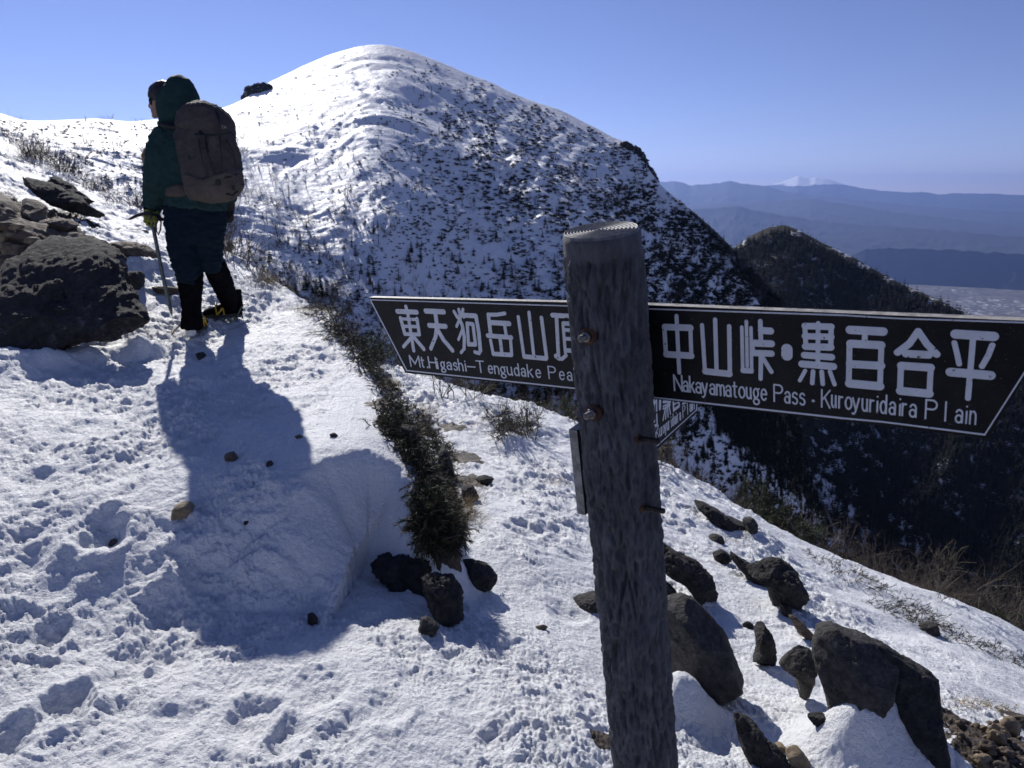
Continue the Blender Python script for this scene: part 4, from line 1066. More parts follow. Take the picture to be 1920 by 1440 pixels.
# smaller outcrops around it
RK = [
 ('rock_outcrop', [(-40,405),(10,400),(60,418),(110,432),(160,440),(195,462),(205,480),(120,485),(0,505),(-40,510)], M_rock_brown, 'broken brown ledge just behind the big black boulder', .14, dict(Y=5.55)),
 ('rock', [(60,425),(85,412),(115,410),(140,425),(162,452),(150,472),(100,470),(65,455)], M_rock_brown, 'brown rock resting on top of the big boulder beside the small stones', .12, dict(Y=5.9)),
 ('rock', [(92,418),(125,411),(140,424),(120,430),(98,428)], M_rock_brown, 'small brown rock just above the brown rock behind the big boulder', .12, dict(Y=6.0)),
 ('rock_outcrop', [(-30,355),(5,372),(22,392),(48,412),(70,430),(40,445),(-30,440)], M_rock_brown, 'brown broken outcrop with dry grass at the left edge of the photo', .2, dict(Y=5.9)),
 ('rock', [(25,375),(60,372),(80,388),(72,405),(88,425),(55,420),(30,395)], M_rock_brown, 'brown weathered rock between the left outcrop and the dark slabs', .12, dict(Y=6.1)),
 ('rock_slab', [(15,332),(75,338),(110,350),(150,372),(180,398),(168,414),(120,396),(90,380),(62,356)], M_rock, 'long dark rock slab lying on the snow slope behind the boulder', .10, dict(Y=7.2)),
 ('rock_slab', [(78,322),(95,325),(130,345),(182,378),(160,384),(100,358)], M_rock, 'thin dark slab uppermost on the left snow slope', .08, dict(Y=7.7)),
 ('rock', [(194,462),(225,453),(262,460),(293,484),(286,502),(240,498),(206,488)], M_rock_brown, 'flat brown rock on the snow between the boulder and the ice axe', .22, {}),
 ('rock', [(228,514),(262,509),(267,530),(256,548),(236,542)], M_rock_grey, 'small dark grey rock tucked behind the right shoulder of the boulder', .1, {}),
 ('rock', [(274,540),(300,537),(338,541),(345,548),(290,549)], M_rock_brown, 'thin flat stone poking out of the snow beside the axe shaft', .06, {}),
 ('rock', [(194,431),(235,428),(272,432),(276,439),(230,438)], M_rock_brown, 'low flat rock in the snow beyond the ice axe head', .1, {}),
 ('rock', [(698,1056),(745,1044),(790,1036),(830,1050),(845,1085),(815,1120),(765,1108),(730,1086)], M_rock, 'black jagged rock under the lip of the snow bank', .12, dict(push=.5, rough=.12, facets=3)),
 ('rock', [(780,1092),(812,1080),(846,1084),(866,1110),(868,1150),(848,1168),(816,1158),(794,1130)], M_rock, 'brown black rock sticking out of the snow below the black jagged rock', .07, dict(push=.3, rough=.13, facets=4)),
 ('rock', [(848,1060),(885,1054),(915,1064),(932,1085),(920,1110),(900,1112),(872,1085)], M_rock, 'dark rounded rock on the lower trail right of the jagged rock', .07, {}),
 ('rock', [(785,1166),(800,1159),(826,1180),(812,1196),(788,1190)], M_rock_grey, 'small mossy grey rock in the snow below the jagged rock', .035, {}),
 ('rock', [(1072,1130),(1098,1120),(1125,1116),(1125,1152),(1090,1150)], M_rock_grey, 'flat grey rock half hidden by the left side of the signpost', .07, {}),
 ('rock', [(795,990),(830,980),(850,1010),(850,1048),(825,1062),(800,1035)], M_rock, 'dark rock under the hanging pine at the corner of the bank', .10, {}),
 ('rock', [(752,800),(772,802),(790,830),(786,850),(765,836)], M_rock, 'dark rock showing through the upper part of the pine strip', .06, dict(push=.2)),
 ('rock', [(786,862),(812,870),(828,905),(818,925),(795,900)], M_rock, 'dark rock showing through the lower part of the pine strip', .06, dict(push=.2)),
 ('rock', [(866,914),(885,912),(897,932),(888,944),(868,932)], M_rock_grey, 'small dark rock beside the dry grass on the lower trail', .06, {}),
 ('rock', [(892,897),(910,892),(927,900),(916,912),(900,909)], M_rock_grey, 'small flat rock below the bare brown earth', .05, {}),
 ('rock', [(820,838),(838,850),(852,885),(846,902),(828,880)], M_rock, 'dark rock face beneath the pine strip beside the bare earth', .1, {}),
 ('boulder', [(1230,1150),(1275,1120),(1302,1130),(1345,1172),(1382,1215),(1410,1268),(1434,1310),(1420,1330),(1380,1347),(1330,1335),(1285,1310),(1240,1280)], M_rock_grey, 'large smooth grey boulder immediately right of the signpost', .14, dict(nseg=180, nlat=90, facets=12, rough=.03, push=.6)),
 ('boulder', [(1543,1188),(1568,1177),(1600,1192),(1642,1205),(1690,1235),(1680,1290),(1640,1350),(1598,1362),(1572,1350),(1545,1285),(1531,1232)], M_rock_grey, 'large brownish grey boulder with a blunt peak beside the snow pocket', .13, dict(nseg=180, nlat=90, facets=12, rough=.035)),
 ('boulder', [(1610,1200),(1650,1212),(1700,1238),(1750,1272),(1778,1308),(1792,1350),(1787,1410),(1770,1460),(1700,1470),(1640,1380)], M_rock, 'long dark curved boulder running down to the bottom right gravel', .16, dict(nseg=180, nlat=90, facets=12, rough=.045, push=.7)),
 ('rock', [(1225,1015),(1270,1038),(1310,1058),(1340,1090),(1366,1135),(1362,1152),(1320,1122),(1280,1092),(1225,1062)], M_rock, 'long dark rock lying downhill just right of the signpost', .1, dict(nseg=140, nlat=60)),
 ('rock', [(1228,1088),(1255,1098),(1272,1120),(1255,1138),(1228,1138)], M_rock, 'dark rock peeping out behind the post above the smooth boulder', .08, {}),
 ('boulder', [(1400,1068),(1430,1058),(1466,1050),(1490,1072),(1510,1105),(1502,1130),(1482,1152),(1455,1132),(1436,1098)], M_rock, 'black angular boulder in the middle of the right snow slope', .12, dict(nseg=140, nlat=60)),
 ('rock', [(1368,1034),(1400,1055),(1435,1078),(1446,1100),(1410,1082),(1372,1052)], M_rock, 'narrow dark rock leading up from the black angular boulder', .07, {}),
 ('rock', [(1414,1176),(1430,1167),(1450,1198),(1456,1240),(1440,1254),(1414,1240),(1421,1215)], M_rock, 'upright dark rock between the smooth boulder and the round rock', .06, {}),
 ('rock', [(1468,1242),(1490,1221),(1516,1217),(1530,1235),(1526,1290),(1516,1322),(1500,1292),(1500,1264),(1470,1260)], M_rock_grey, 'rounded grey rock leaning against the left of the peaked boulder', .06, {}),
 ('rock', [(1392,1172),(1404,1166),(1414,1174),(1410,1182),(1396,1180)], M_rock, 'little dark stone beside the top of the upright rock', .02, {}),
 ('rock', [(1300,940),(1340,954),(1375,978),(1412,985),(1402,1002),(1370,994),(1335,976)], M_rock, 'long flat dark rock near the crest right of the signpost', .12, {}),
 ('rock', [(1395,975),(1412,972),(1420,985),(1414,1004),(1398,1000)], M_rock_grey, 'squat dark rock at the right end of the long flat rock near the crest', .08, {}),
 ('rock', [(1324,1012),(1340,1003),(1356,1008),(1357,1023),(1334,1023)], M_rock_grey, 'upper of the two small dark rocks on the right slope', .06, {}),
 ('rock', [(1338,1040),(1355,1033),(1371,1045),(1363,1058),(1344,1058)], M_rock, 'lower of the two small dark rocks on the right slope', .06, {}),
 ('rock', [(1715,1186),(1740,1170),(1759,1173),(1761,1197),(1735,1197)], M_rock_grey, 'lone dark rock near the right edge of the snow slope', .06, {}),
 ('rock', [(1378,1345),(1410,1354),(1440,1392),(1450,1415),(1420,1440),(1400,1412)], M_rock, 'dark rock below the smooth boulder at the bottom of the photo', .06, {}),
 ('rock', [(1420,1400),(1450,1400),(1480,1428),(1500,1460),(1430,1460)], M_rock, 'dark wet rock cut by the bottom edge next to the tan stones', .05, {}),
 ('rock', [(1516,1346),(1545,1341),(1568,1362),(1540,1368)], M_rock, 'small black rock lying left of the foot of the peaked boulder', .03, {}),
 ('rock', [(1478,1152),(1500,1162),(1538,1200),(1505,1190)], M_rock_brown, 'brown shard of rock below the black angular boulder', .03, {}),
 ('rock', [(1462,1133),(1480,1136),(1486,1152),(1470,1156)], M_rock, 'small dark rock under the tip of the black angular boulder', .03, {}),
 ('stone', [(366,664),(380,660),(386,668),(378,675),(368,673)], M_rock_grey, 'dark stone lying at the top of the hiker shadow', .03, {}),
 ('stone', [(421,852),(436,848),(446,860),(438,866),(424,862)], M_rock_brown, 'angular stone in the middle of the hiker shadow', .03, {}),
 ('stone', [(500,866),(508,864),(512,871),(506,875),(500,873)], M_rock_grey, 'tiny stone right of the angular stone in the shadow', .015, {}),
 ('stone', [(318,965),(332,946),(352,944),(362,955),(345,970),(325,975)], M_rock_tan, 'pale brown stone at the left edge of the hiker shadow', .05, {}),
 ('stone', [(457,978),(466,977),(468,985),(460,988)], M_rock, 'tiny black stone on the shaded bank', .012, {}),
 ('stone', [(574,1155),(584,1151),(595,1162),(593,1173),(582,1170)], M_rock, 'black pebble by the tip of the hiker shadow', .022, {}),
 ('stone', [(617,815),(626,812),(633,818),(625,822)], M_rock_grey, 'right one of two small stones on the sunlit shelf', .02, {}),
 ('stone', [(553,818),(562,815),(568,820),(558,823)], M_rock_brown, 'left one of two small stones on the sunlit shelf', .015, {}),
 ('stone', [(206,1014),(214,1010),(220,1018),(212,1026),(205,1022)], M_rock_grey, 'small stone beside the hollow in the left foreground', .015, {}),
 ('stone', [(1003,1176),(1018,1172),(1030,1178),(1014,1182)], M_rock_brown, 'small brown twig like stone on the trail left of the post', .01, {}),
 ('stone', [(1448,1404),(1468,1398),(1480,1412),(1462,1418)], M_rock_tan, 'smaller tan stone at the bottom right of the smooth boulder', .03, {}),
 ('stone', [(1474,1412),(1498,1404),(1524,1434),(1512,1446),(1486,1436)], M_rock_tan, 'larger tan stone cut by the bottom edge of the photo', .035, {}),
]
for i, (nm, ol, m, lab, T, kw) in enumerate(RK):
    kw = dict(kw); small = nm == 'stone'
    if not small: kw.setdefault('rough', .075); kw.setdefault('facets', 10); kw.setdefault('lean', 1.2 if (nm == 'rock_slab' or kw.get('Y')) else .35)
    kw.setdefault('nseg', 48 if small else 100); kw.setdefault('nlat', 22 if small else 46)
    rock(nm, ol, m, lab, 'stone' if small else ('boulder' if nm == 'boulder' else 'rock'), T, 10 + i, **kw)
# cairn of rounded stones at the left edge: individuals, nothing tells most of them apart
rg = np.random.default_rng(5)
cairn = [(8,424,18,9),(2,445,16,12),(20,440,14,8),(42,446,22,16),(8,463,16,9),(26,470,20,14),(50,468,14,10),(-4,480,16,10),(60,452,12,9),(14,486,16,9),(36,488,16,9),(6,500,16,9),(64,470,12,8),(30,425,12,7),(75,462,9,7),(-8,430,12,9)]
for i, (cx, cy, rx, ry) in enumerate(cairn):
    a = np.linspace(0, 2 * math.pi, 8, endpoint=False) + rg.uniform(0, 1)
    ol = [(cx + rx * math.cos(t) * rg.uniform(.85, 1.1), cy + ry * math.sin(t) * rg.uniform(.85, 1.1)) for t in a]
    me, org = blob('cairn_stone', ol, 5.55 + .12 * (cy < 450) - .15 * (cy > 480), .06, M_rock_tan if i % 3 else M_rock_brown, 200 + i, rough=.03, facets=4, nseg=32, nlat=16)
    tag(link('cairn_stone', me, None, org), 'rounded tan stone piled up beside the big black boulder', 'stone', 'stones piled beside the big boulder')
# gravel at the lower right corner
for i in range(70):
    cx = rg.uniform(1790, 1990); cy = rg.uniform(1340, 1450)
    if cy < 1345 + abs(cx - 1880) * .15: continue
    big_ = rg.random() < .25
    rx = rg.uniform(14, 24) if big_ else rg.uniform(5, 11); ry = rx * rg.uniform(.5, .8)
    a = np.linspace(0, 2 * math.pi, 7, endpoint=False) + rg.uniform(0, 1)
    ol = [(cx + rx * math.cos(t) * rg.uniform(.8, 1.15), cy + ry * math.sin(t) * rg.uniform(.8, 1.15)) for t in a]
    h = hit(cx, min(cy + ry, 1475))
    if h is None: continue
    me, org = blob('gravel_stone', ol, h[1] + .01, rx * .7 * h[1] / FPX, [M_rock_tan, M_rock_brown, M_rock_brown][i % 3], 300 + i, rough=.16, facets=9, nseg=28, nlat=14)
    tag(link('gravel_stone', me, None, org), 'brown stone in the bare gravel patch at the bottom right', 'stone', 'stones in the bottom right gravel patch')

# ------------------------------------------------------------------ plants near by
class Tri:
    """fast collector for thin leaves and twigs"""
    def __init__(s): s.v = []; s.f = []; s.n = 0; s.m = []
    def needles(s, c, dirs, L, w, mi=0):
        """one slim two-triangle blade per direction"""
        dirs = dirs / np.linalg.norm(dirs, axis=1)[:, None]
        side = np.cross(dirs, rg.normal(size=dirs.shape)); side /= np.linalg.norm(side, axis=1)[:, None] + 1e-9
        L = np.asarray(L)[:, None] if np.ndim(L) else L
        a = c - side * w; b = c + side * w; t = c + dirs * L
        v = np.stack([a, b, t], 1).reshape(-1, 3); k = len(v) // 3
        s.v.append(v); s.f.append(np.arange(3 * k).reshape(-1, 3) + s.n); s.m.append(np.full(k, mi)); s.n += len(v)
    def stick(s, a, b, r0, r1, mi=0):
        d = b - a; u = np.cross(d, (.3, .5, .8)); u /= np.linalg.norm(u) + 1e-9; w = np.cross(d, u); w /= np.linalg.norm(w) + 1e-9
        an = [0, 2.1, 4.2]
        v = [a + r0 * (u * math.cos(t) + w * math.sin(t)) for t in an] + [b + r1 * (u * math.cos(t) + w * math.sin(t)) for t in an]
        f = []
        for i in range(3):
            j = (i + 1) % 3; f += [(i, j, j + 3), (i, j + 3, i + 3)]
        s.v.append(np.array(v)); s.f.append(np.array(f) + s.n); s.m.append(np.full(6, mi)); s.n += 6
    def mesh(s, name, mats, origin=(0, 0, 0)):
        return mesh_np(name, np.concatenate(s.v) - np.asarray(origin), np.concatenate(s.f), mats, np.concatenate(s.m), False)
    def arrays(s): return np.concatenate(s.v), np.concatenate(s.f), np.concatenate(s.m)

def in_poly(x, y, poly):
    poly = np.asarray(poly, float); ins = np.zeros(np.shape(x), bool); j = len(poly) - 1
    for i in range(len(poly)):
        xi, yi = poly[i]; xj, yj = poly[j]
        ins ^= ((yi > y) != (yj > y)) & (x < (xj - xi) * (y - yi) / (yj - yi + 1e-12) + xi); j = i
    return ins

def region_points(poly, n):
    poly = np.array(poly, float); lo = poly.min(0); hi = poly.max(0); out = []
    while sum(map(len, out)) < n:
        x = rg.uniform(lo[0], hi[0], n); y = rg.uniform(lo[1], hi[1], n); k = in_poly(x, y, poly); out.append(np.stack([x[k], y[k]], 1))
    q = np.concatenate(out)[:n]; p = hits(q[:, 0], q[:, 1]); return p[~np.isnan(p[:, 0])]

def pine_mat_object(name, label, poly, n, lift, nl, spread, dry=.12, flow=(.1, -.5, -.2), nw=.0011, nL=1.0, tr=1.0):
    """mat of creeping pine: sprays of needles on crooked twigs"""
    P = region_points(poly, n); org = P.mean(0)
    root = empty(name, org, label, 'plant')
    fo = Tri(); tw = Tri()
    for p in P:
        base = p + np.array((rg.normal() * .02, rg.normal() * .02, rg.uniform(0, lift)))
        d = np.array(flow) + rg.normal(size=3) * .55; d[2] += .35; d /= np.linalg.norm(d)
        Lb = rg.uniform(.06, .15) * spread
        pts = [base]
        for k in range(4): pts.append(pts[-1] + d * Lb / 4); d = d + rg.normal(size=3) * .25; d /= np.linalg.norm(d)
        for a, b_ in zip(pts[:-1], pts[1:]): tw.stick(a - org, b_ - org, .0028 * tr, .002 * tr)
        k = nl; t = rg.uniform(.25, 1, k) * 3.99; i = t.astype(int); pa = np.array(pts)
        c = pa[i] + (pa[i + 1] - pa[i]) * (t - i)[:, None] - org
        dirs = (pts[-1] - pts[0])[None] / Lb * .9 + rg.normal(size=(k, 3)) * .55
        mi = 1 if rg.random() < dry else 0
        fo.needles(c, dirs, rg.uniform(.02, .045, k) * nL, nw, mi)
    link('foliage', fo.mesh('foliage', [M_needle, M_needle_dry]), root); link('branch', tw.mesh('branch', [M_bark]), root)
    return root

pine_mat_object('creeping_pine', 'dark green creeping pine hanging down the edge of the snow bank beside the lower trail',
  [(625,612),(665,632),(705,685),(738,718),(772,762),(808,798),(842,850),(852,920),(864,985),(850,1030),(815,1040),(790,1030),(775,1015),(796,960),(775,890),(752,850),(706,800),(722,765),(692,712),(655,662)], 6500, .012, 22, .55, .15, (.15, -.3, -.75), .0011, .8, 1.0)
pine_mat_object('creeping_pine', 'sparse tuft of creeping pine hanging over the shelf edge nearest the hiker',
  [(590,590),(640,600),(690,640),(700,670),(665,650),(620,640),(600,610)], 260, .06, 22, 1.1, .3)
pine_mat_object('creeping_pine', 'yellowish green pine sprig half buried in snow on the lower trail bend', [(905,785),(960,778),(1010,790),(1000,815),(950,835),(920,830),(940,805)], 260, .05, 24, 1.1, .35)
pine_mat_object('creeping_pine', 'thin line of green pine sprigs across the upper right snow slope', [(1500,1035),(1560,1055),(1640,1080),(1720,1140),(1800,1180),(1790,1195),(1700,1155),(1620,1110),(1560,1085),(1500,1050)], 260, .008, 18, .5, .35, (.4, -.3, -.2), .0013, .6, .6)
pine_mat_object('creeping_pine', 'lower line of green pine sprigs ending at the right edge of the slope', [(1600,1120),(1700,1150),(1800,1190),(1920,1235),(1920,1255),(1800,1210),(1680,1165)], 240, .008, 18, .5, .35, (.4, -.3, -.2), .0013, .6, .6)
pine_mat_object('creeping_pine', 'bushy green pine standing at the crest above the right snow slope', [(1735,1090),(1765,1065),(1800,1080),(1805,1120),(1760,1135)], 340, .35, 26, 2.0, .3, (0, 0, .8))
pine_mat_object('creeping_pine', 'green bush behind the upper rod of the signpost', [(1222,850),(1250,840),(1262,870),(1240,885),(1222,880)], 160, .3, 26, 2.2, .3, (0, 0, .8))

# dry grass: nobody could count the blades
gt = Tri()
GP = [((870,960),(30,45),150,.13),((795,790),(28,30),110,.12),((850,880),(30,15),60,.05),((720,700),(40,45),90,.08),((505,525),(40,25),220,.16),((590,590),(40,18),110,.1),((640,625),(30,20),60,.08),((980,745),(60,14),80,.07),((900,800),(60,10),80,.03),((1045,905),(40,10),80,.03),
      ((1620,1100),(60,8),40,.03),((1840,1330),(70,6),160,.025),((1400,1010),(70,8),80,.03),((60,300),(40,20),120,.14),((70,412),(40,20),120,.08),((10,380),(20,20),60,.08),((430,470),(20,10),60,.12),((330,630),(8,8),6,.06)]
for (c, s_, n, L) in GP:
    q = rg.normal(size=(n, 2)) * np.array(s_) * .5 + c
    p = hits(q[:, 0], q[:, 1]); p = p[~np.isnan(p[:, 0])]
    for k in range(4):
        d = rg.normal(size=p.shape) * .45 + np.array((.35, -.3, .55)); gt.needles(p + rg.normal(size=p.shape) * .012, d, rg.uniform(.4, 1, len(p)) * L, .0015)
g_o = link('dry_grass', gt.mesh('dry_grass', [M_grass])); tag(g_o, 'straw coloured dry grass lying in thin tufts on the snow', 'grass', kind='stuff')

# ---- bare shrubs along the ridge
def shrub_proto(seed, h, needles=False):
    r = np.random.default_rng(seed); t = Tri(); fol = Tri()
    def grow(p, d, L, rad, lev):
        k = 3
        for i in range(k):
            q = p + d * L / k; t.stick(p, q, rad, rad * .85); p = q; d = d + r.normal(size=3) * .16; d[2] += .05; d /= np.linalg.norm(d); rad *= .85
            if lev < 3 and r.random() < .85:
                e = d + r.normal(size=3) * .6; e[2] = abs(e[2]) * .8 + .1; e /= np.linalg.norm(e); grow(p, e, L * r.uniform(.45, .7), rad * .65, lev + 1)
        if lev >= 1 and needles:
            n = 26; fol.needles(p + r.normal(size=(n, 3)) * h * .03, d + r.normal(size=(n, 3)) * .7, r.uniform(.04, .09, n) * h, .006 * h)
    for _ in range(7):
        d = r.normal(size=3) * .55; d[2] = 1; d /= np.linalg.norm(d); grow(r.normal(size=3) * np.array((.12, .12, 0)) * h, d, h * r.uniform(.4, .75), .011 * h, 0)
    return t, (fol if needles else None)
SH = [shrub_proto(40 + i, 1.0) for i in range(5)]
SP = [shrub_proto(60 + i, 1.0, True) for i in range(3)]
sh_me = [s[0].mesh('bare_shrub', [M_twig]) for s in SH]
sp_me = [(s[0].mesh('branch', [M_bark]), s[1].mesh('foliage', [M_needle])) for s in SP]
def put(me, name, p, s, rz, label, cat, group, parent=None):
    o = link(name, me, parent)
    if parent is None:
        o.location = p; o.scale = (s, s, s * random.uniform(.85, 1.2)); o.rotation_euler = (random.uniform(-.15, .15), random.uniform(-.15, .15), rz); tag(o, label, cat, group)
    return o
# positions beyond the crest and down the ridge edge on the left
cand = []
while len(cand) < 560:
    if rg.random() < .72:
        px = rg.uniform(640, 2050); d = ray(px, 900); az = math.atan2(d[0], d[1]); cr = np.interp(az, _caz, _cr)
        over = .25 + rg.exponential(2.6)
        if over > 14: continue
        r = cr + over; x, y = math.sin(az) * r, math.cos(az) * r
    else:
        k = rg.choice(len(EP[:11]) - 1, p=np.array([.05,.05,.2,.2,.14,.1,.1,.08,.05,.03])); f = rg.random(); a = EP[k] * (1 - f) + EP[k + 1] * f
        t_ = EP[k + 1] - EP[k]; nrm = np.array((-t_[1], t_[0])); nrm /= np.linalg.norm(nrm)
        if edge_dist(np.array([a[0] + nrm[0]]), np.array([a[1] + nrm[1]]))[0][0] < 0: nrm = -nrm
        a = a + nrm * (.15 + rg.exponential(1.1)); x, y = a
    z = float(ground(np.array([x]), np.array([y]), False)[0]); cand.append((x, y, z))
LC = []
for _ in range(90):
    k = rg.integers(1, 8); f = rg.random(); a = EP[k] * (1 - f) + EP[k + 1] * f; t_ = EP[k + 1] - EP[k]; nrm = np.array((-t_[1], t_[0])); nrm /= np.linalg.norm(nrm)
    if edge_dist(np.array([a[0] + nrm[0]]), np.array([a[1] + nrm[1]]))[0][0] < 0: nrm = -nrm
    a = a + nrm * rg.uniform(-.1, .6); LC.append((a[0], a[1])); cand.append((a[0], a[1], float(ground(np.array([a[0]]), np.array([a[1]]), False)[0])))
cand.sort(key=lambda c: c[0] ** 2 + c[1] ** 2)
for i, (x, y, z) in enumerate(cand[:225]):
    s = rg.uniform(.28, .62) * (1 + .03 * math.hypot(x, y))
    if x < -1.5: s *= .75 if math.hypot(x, y) < 11 else .5
    if i % 6 == 5:
        root = empty('low_pine', (x, y, z - .02), 'low dark green pine bush growing among bare shrubs below the ridge crest', 'bush', 'low pine bushes below the ridge crest')
        root.scale = (s * .8,) * 3; root.rotation_euler = (0, 0, rg.uniform(0, 6.3)); b_, f_ = sp_me[i % 3]; link('branch', b_, root); link('foliage', f_, root)
    else:
        put(sh_me[i % 5], 'bare_shrub', (x, y, z - .03), s, rg.uniform(0, 6.3), 'leafless brown shrub on the slope just beyond the ridge crest', 'shrub', 'bare shrubs beyond the ridge crest')

def scatter_mesh(name, protos, pts, scale, mats, tiltv=.1):
    V, F, Mi = [], [], []; n = 0
    protos = [(a.arrays() if isinstance(a, Tri) else a) for a in protos]
    which = rg.integers(0, len(protos), len(pts)); an = rg.uniform(0, 6.28, len(pts))
    sc = np.broadcast_to(scale, (len(pts),))
    for k, (v, f, m) in enumerate(protos):
        i = np.where(which == k)[0]
        if not len(i): continue
        c, s_ = np.cos(an[i]), np.sin(an[i])
        X = (v[None, :, 0] * c[:, None] - v[None, :, 1] * s_[:, None]) * sc[i][:, None] + pts[i][:, :1]
        Y = (v[None, :, 0] * s_[:, None] + v[None, :, 1] * c[:, None]) * sc[i][:, None] + pts[i][:, 1:2]
        Z = v[None, :, 2] * (sc[i] * rg.uniform(.8, 1.25, len(i)))[:, None] + pts[i][:, 2:3]
        V.append(np.stack([X, Y, Z], -1).reshape(-1, 3)); F.append((f[None] + (np.arange(len(i)) * len(v))[:, None, None]).reshape(-1, 3) + n); Mi.append(np.tile(m, len(i))); n += len(i) * len(v)
    return link(name, mesh_np(name, np.concatenate(V), np.concatenate(F), mats, np.concatenate(Mi), False))
_lp = region_points([(0,232),(60,272),(130,312),(200,362),(290,398),(280,412),(200,385),(120,335),(50,300),(0,268)], 66)
for i, p in enumerate(_lp):
    put(sh_me[i % 5], 'bare_shrub', (p[0], p[1], p[2] - .02), rg.uniform(.2, .42), rg.uniform(0, 6.3), 'small leafless shrub along the crest of the left snow slope behind the boulder', 'shrub', 'bare shrubs along the left crest')
far_c = np.array(cand[225:]); far_c = far_c[far_c[:, 0] > -1.0]; far_c[:, 2] -= .05
o = scatter_mesh('brush', [s[0] for s in SH], far_c, rg.uniform(.5, 1.0, len(far_c)), [M_twig]); tag(o, 'tangle of leafless brown brush covering the slope beyond the crest', 'brush', kind='stuff')

# ------------------------------------------------------------------ trees on the mountain
def conifer_proto(seed, tiers=9, dense=1.0, h=1.0, w=.21):
    r = np.random.default_rng(seed); t = Tri()
    t.stick(np.array((0, 0, -.05)), np.array((0, 0, .97)) * h, .016, .003, 1)
    for i in range(tiers):
        f = i / (tiers - 1); z = h * (.10 + .86 * f); R = w * (1 - f) ** .85 + .015
        k = int((9 - 4 * f) * dense)
        for j in range(k):
            a = 2 * math.pi * (j + r.uniform(-.35, .35)) / k + i; L = R * r.uniform(.55, 1.25)
            if r.random() < .08: continue
            d = np.array((math.cos(a), math.sin(a), 0)); s_ = np.array((-d[1], d[0], 0)); c = np.array((0, 0, z))
            tip = c + d * L + np.array((0, 0, -L * r.uniform(.1, .5))); m1 = c + d * L * .5
            v = np.array([c + (0, 0, .02), m1 + s_ * L * .28 - (0, 0, L * .12), tip, m1 - s_ * L * .28 - (0, 0, L * .12), m1 + (0, 0, .035), c - (0, 0, .03)])
            f_ = np.array([(0, 1, 4), (1, 2, 4), (2, 3, 4), (3, 0, 4), (5, 1, 2), (5, 2, 3)])
            t.v.append(v); t.f.append(f_ + t.n); t.m.append(np.zeros(6, int)); t.n += 6
    return t
def snag_proto(seed):
    r = np.random.default_rng(seed); t = Tri(); t.stick(np.array((0, 0, -.1)), np.array((r.normal() * .04, r.normal() * .04, 1)), .05, .02, 0)
    for _ in range(12):
        z = r.uniform(.25, .98); a = r.uniform(0, 6.3); L = r.uniform(.05, .16)
        t.stick(np.array((0, 0, z)), np.array((math.cos(a) * L, math.sin(a) * L, z + r.uniform(-.04, .06))), .02, .006, 0)
    return t
def clump_proto(seed, flat=.55):
    r = np.random.default_rng(seed); t = Tri(); n = 26
    d = r.normal(size=(n, 3)); d[:, 2] = np.abs(d[:, 2]) * flat; t.needles(r.normal(size=(n, 3)) * (.22, .22, .05), d, r.uniform(.25, .65, n), .11)
    return t
rg = np.random.default_rng(11)
CF = [conifer_proto(i) for i in range(5)]; SN = [snag_proto(20 + i) for i in range(3)]; CL = [clump_proto(30 + i) for i in range(6)]
cf_me = [c.mesh('conifer', [M_conifer, M_bark]) for c in CF]; sn_me = [c.mesh('dead_tree', [M_conifer]) for c in SN]
def dens(anchors, sig):
    a = np.array(anchors, float)
    def f(x, y):
        w = 0; s_ = 0
        for ax, ay, v in a:
            k = 1 / (((x - ax) ** 2 + (y - ay) ** 2) / sig ** 2 + .05) ** 1.5; w = w + k; s_ = s_ + k * v
        return s_ / w
    return f
clump = lambda f, sc, th: (lambda x, y: f(x, y) * (.07 + smooth(th, th + .5, fbm(x / sc + .6 * y / sc, y / sc * .6, x * 0 + 4, 4, .65))))
d_shrub = clump(dens([(100,240,.45),(100,330,.9),(250,260,.5),(250,350,.9),(480,300,.03),(600,200,.04),(560,350,.08),(500,420,.35),(560,520,1.0),(680,130,.02),(720,250,.25),(620,450,.3),(800,150,.6),(900,250,1.3),(850,400,.7),(1000,230,1.3),(1000,350,1.3),(1000,450,.8),(900,500,.35),(780,520,.25),
                    (1150,300,1.5),(1200,400,2.0),(1300,450,2.6),(1250,550,2.8),(1400,540,3.0),(1450,620,3.8),(1380,500,3.4),(1350,850,.5),(1420,900,.5),(1500,1000,2),(650,560,1.2),(700,600,1.4)], 90), 30, -.3)
PS = MM.sample(30000, rg, d_shrub)
qx, qy = to_px(PS)
dist = np.hypot(PS[:, 0], PS[:, 1])
sz = rg.uniform(.3, 1.15, len(PS)) ** 1.0 * (1 + .25 * (dist > 250)) * (.8 + .6 * smooth(650, 900, qx)) * np.where(qx > 1150, 1.35, 1.0)
vis = sz / dist
order = np.argsort(-vis)
cl_me = [c.mesh('snowbound_shrub', [M_conifer]) for c in CL]
for i in order[:280]:
    o = link('snowbound_shrub', cl_me[i % 6], None, PS[i]); o.scale = (sz[i],) * 3; o.rotation_euler = (0, 0, rg.uniform(0, 6.3)); tag(o, 'dark low shrub poking through the snow of the big mountain', 'shrub', 'low shrubs dotting the snowy mountain')
o = scatter_mesh('mountain_scrub', CL, PS[order[280:]], sz[order[280:]], [M_conifer]); tag(o, 'dark scrub speckling the snowy mountainside', 'scrub', kind='stuff')
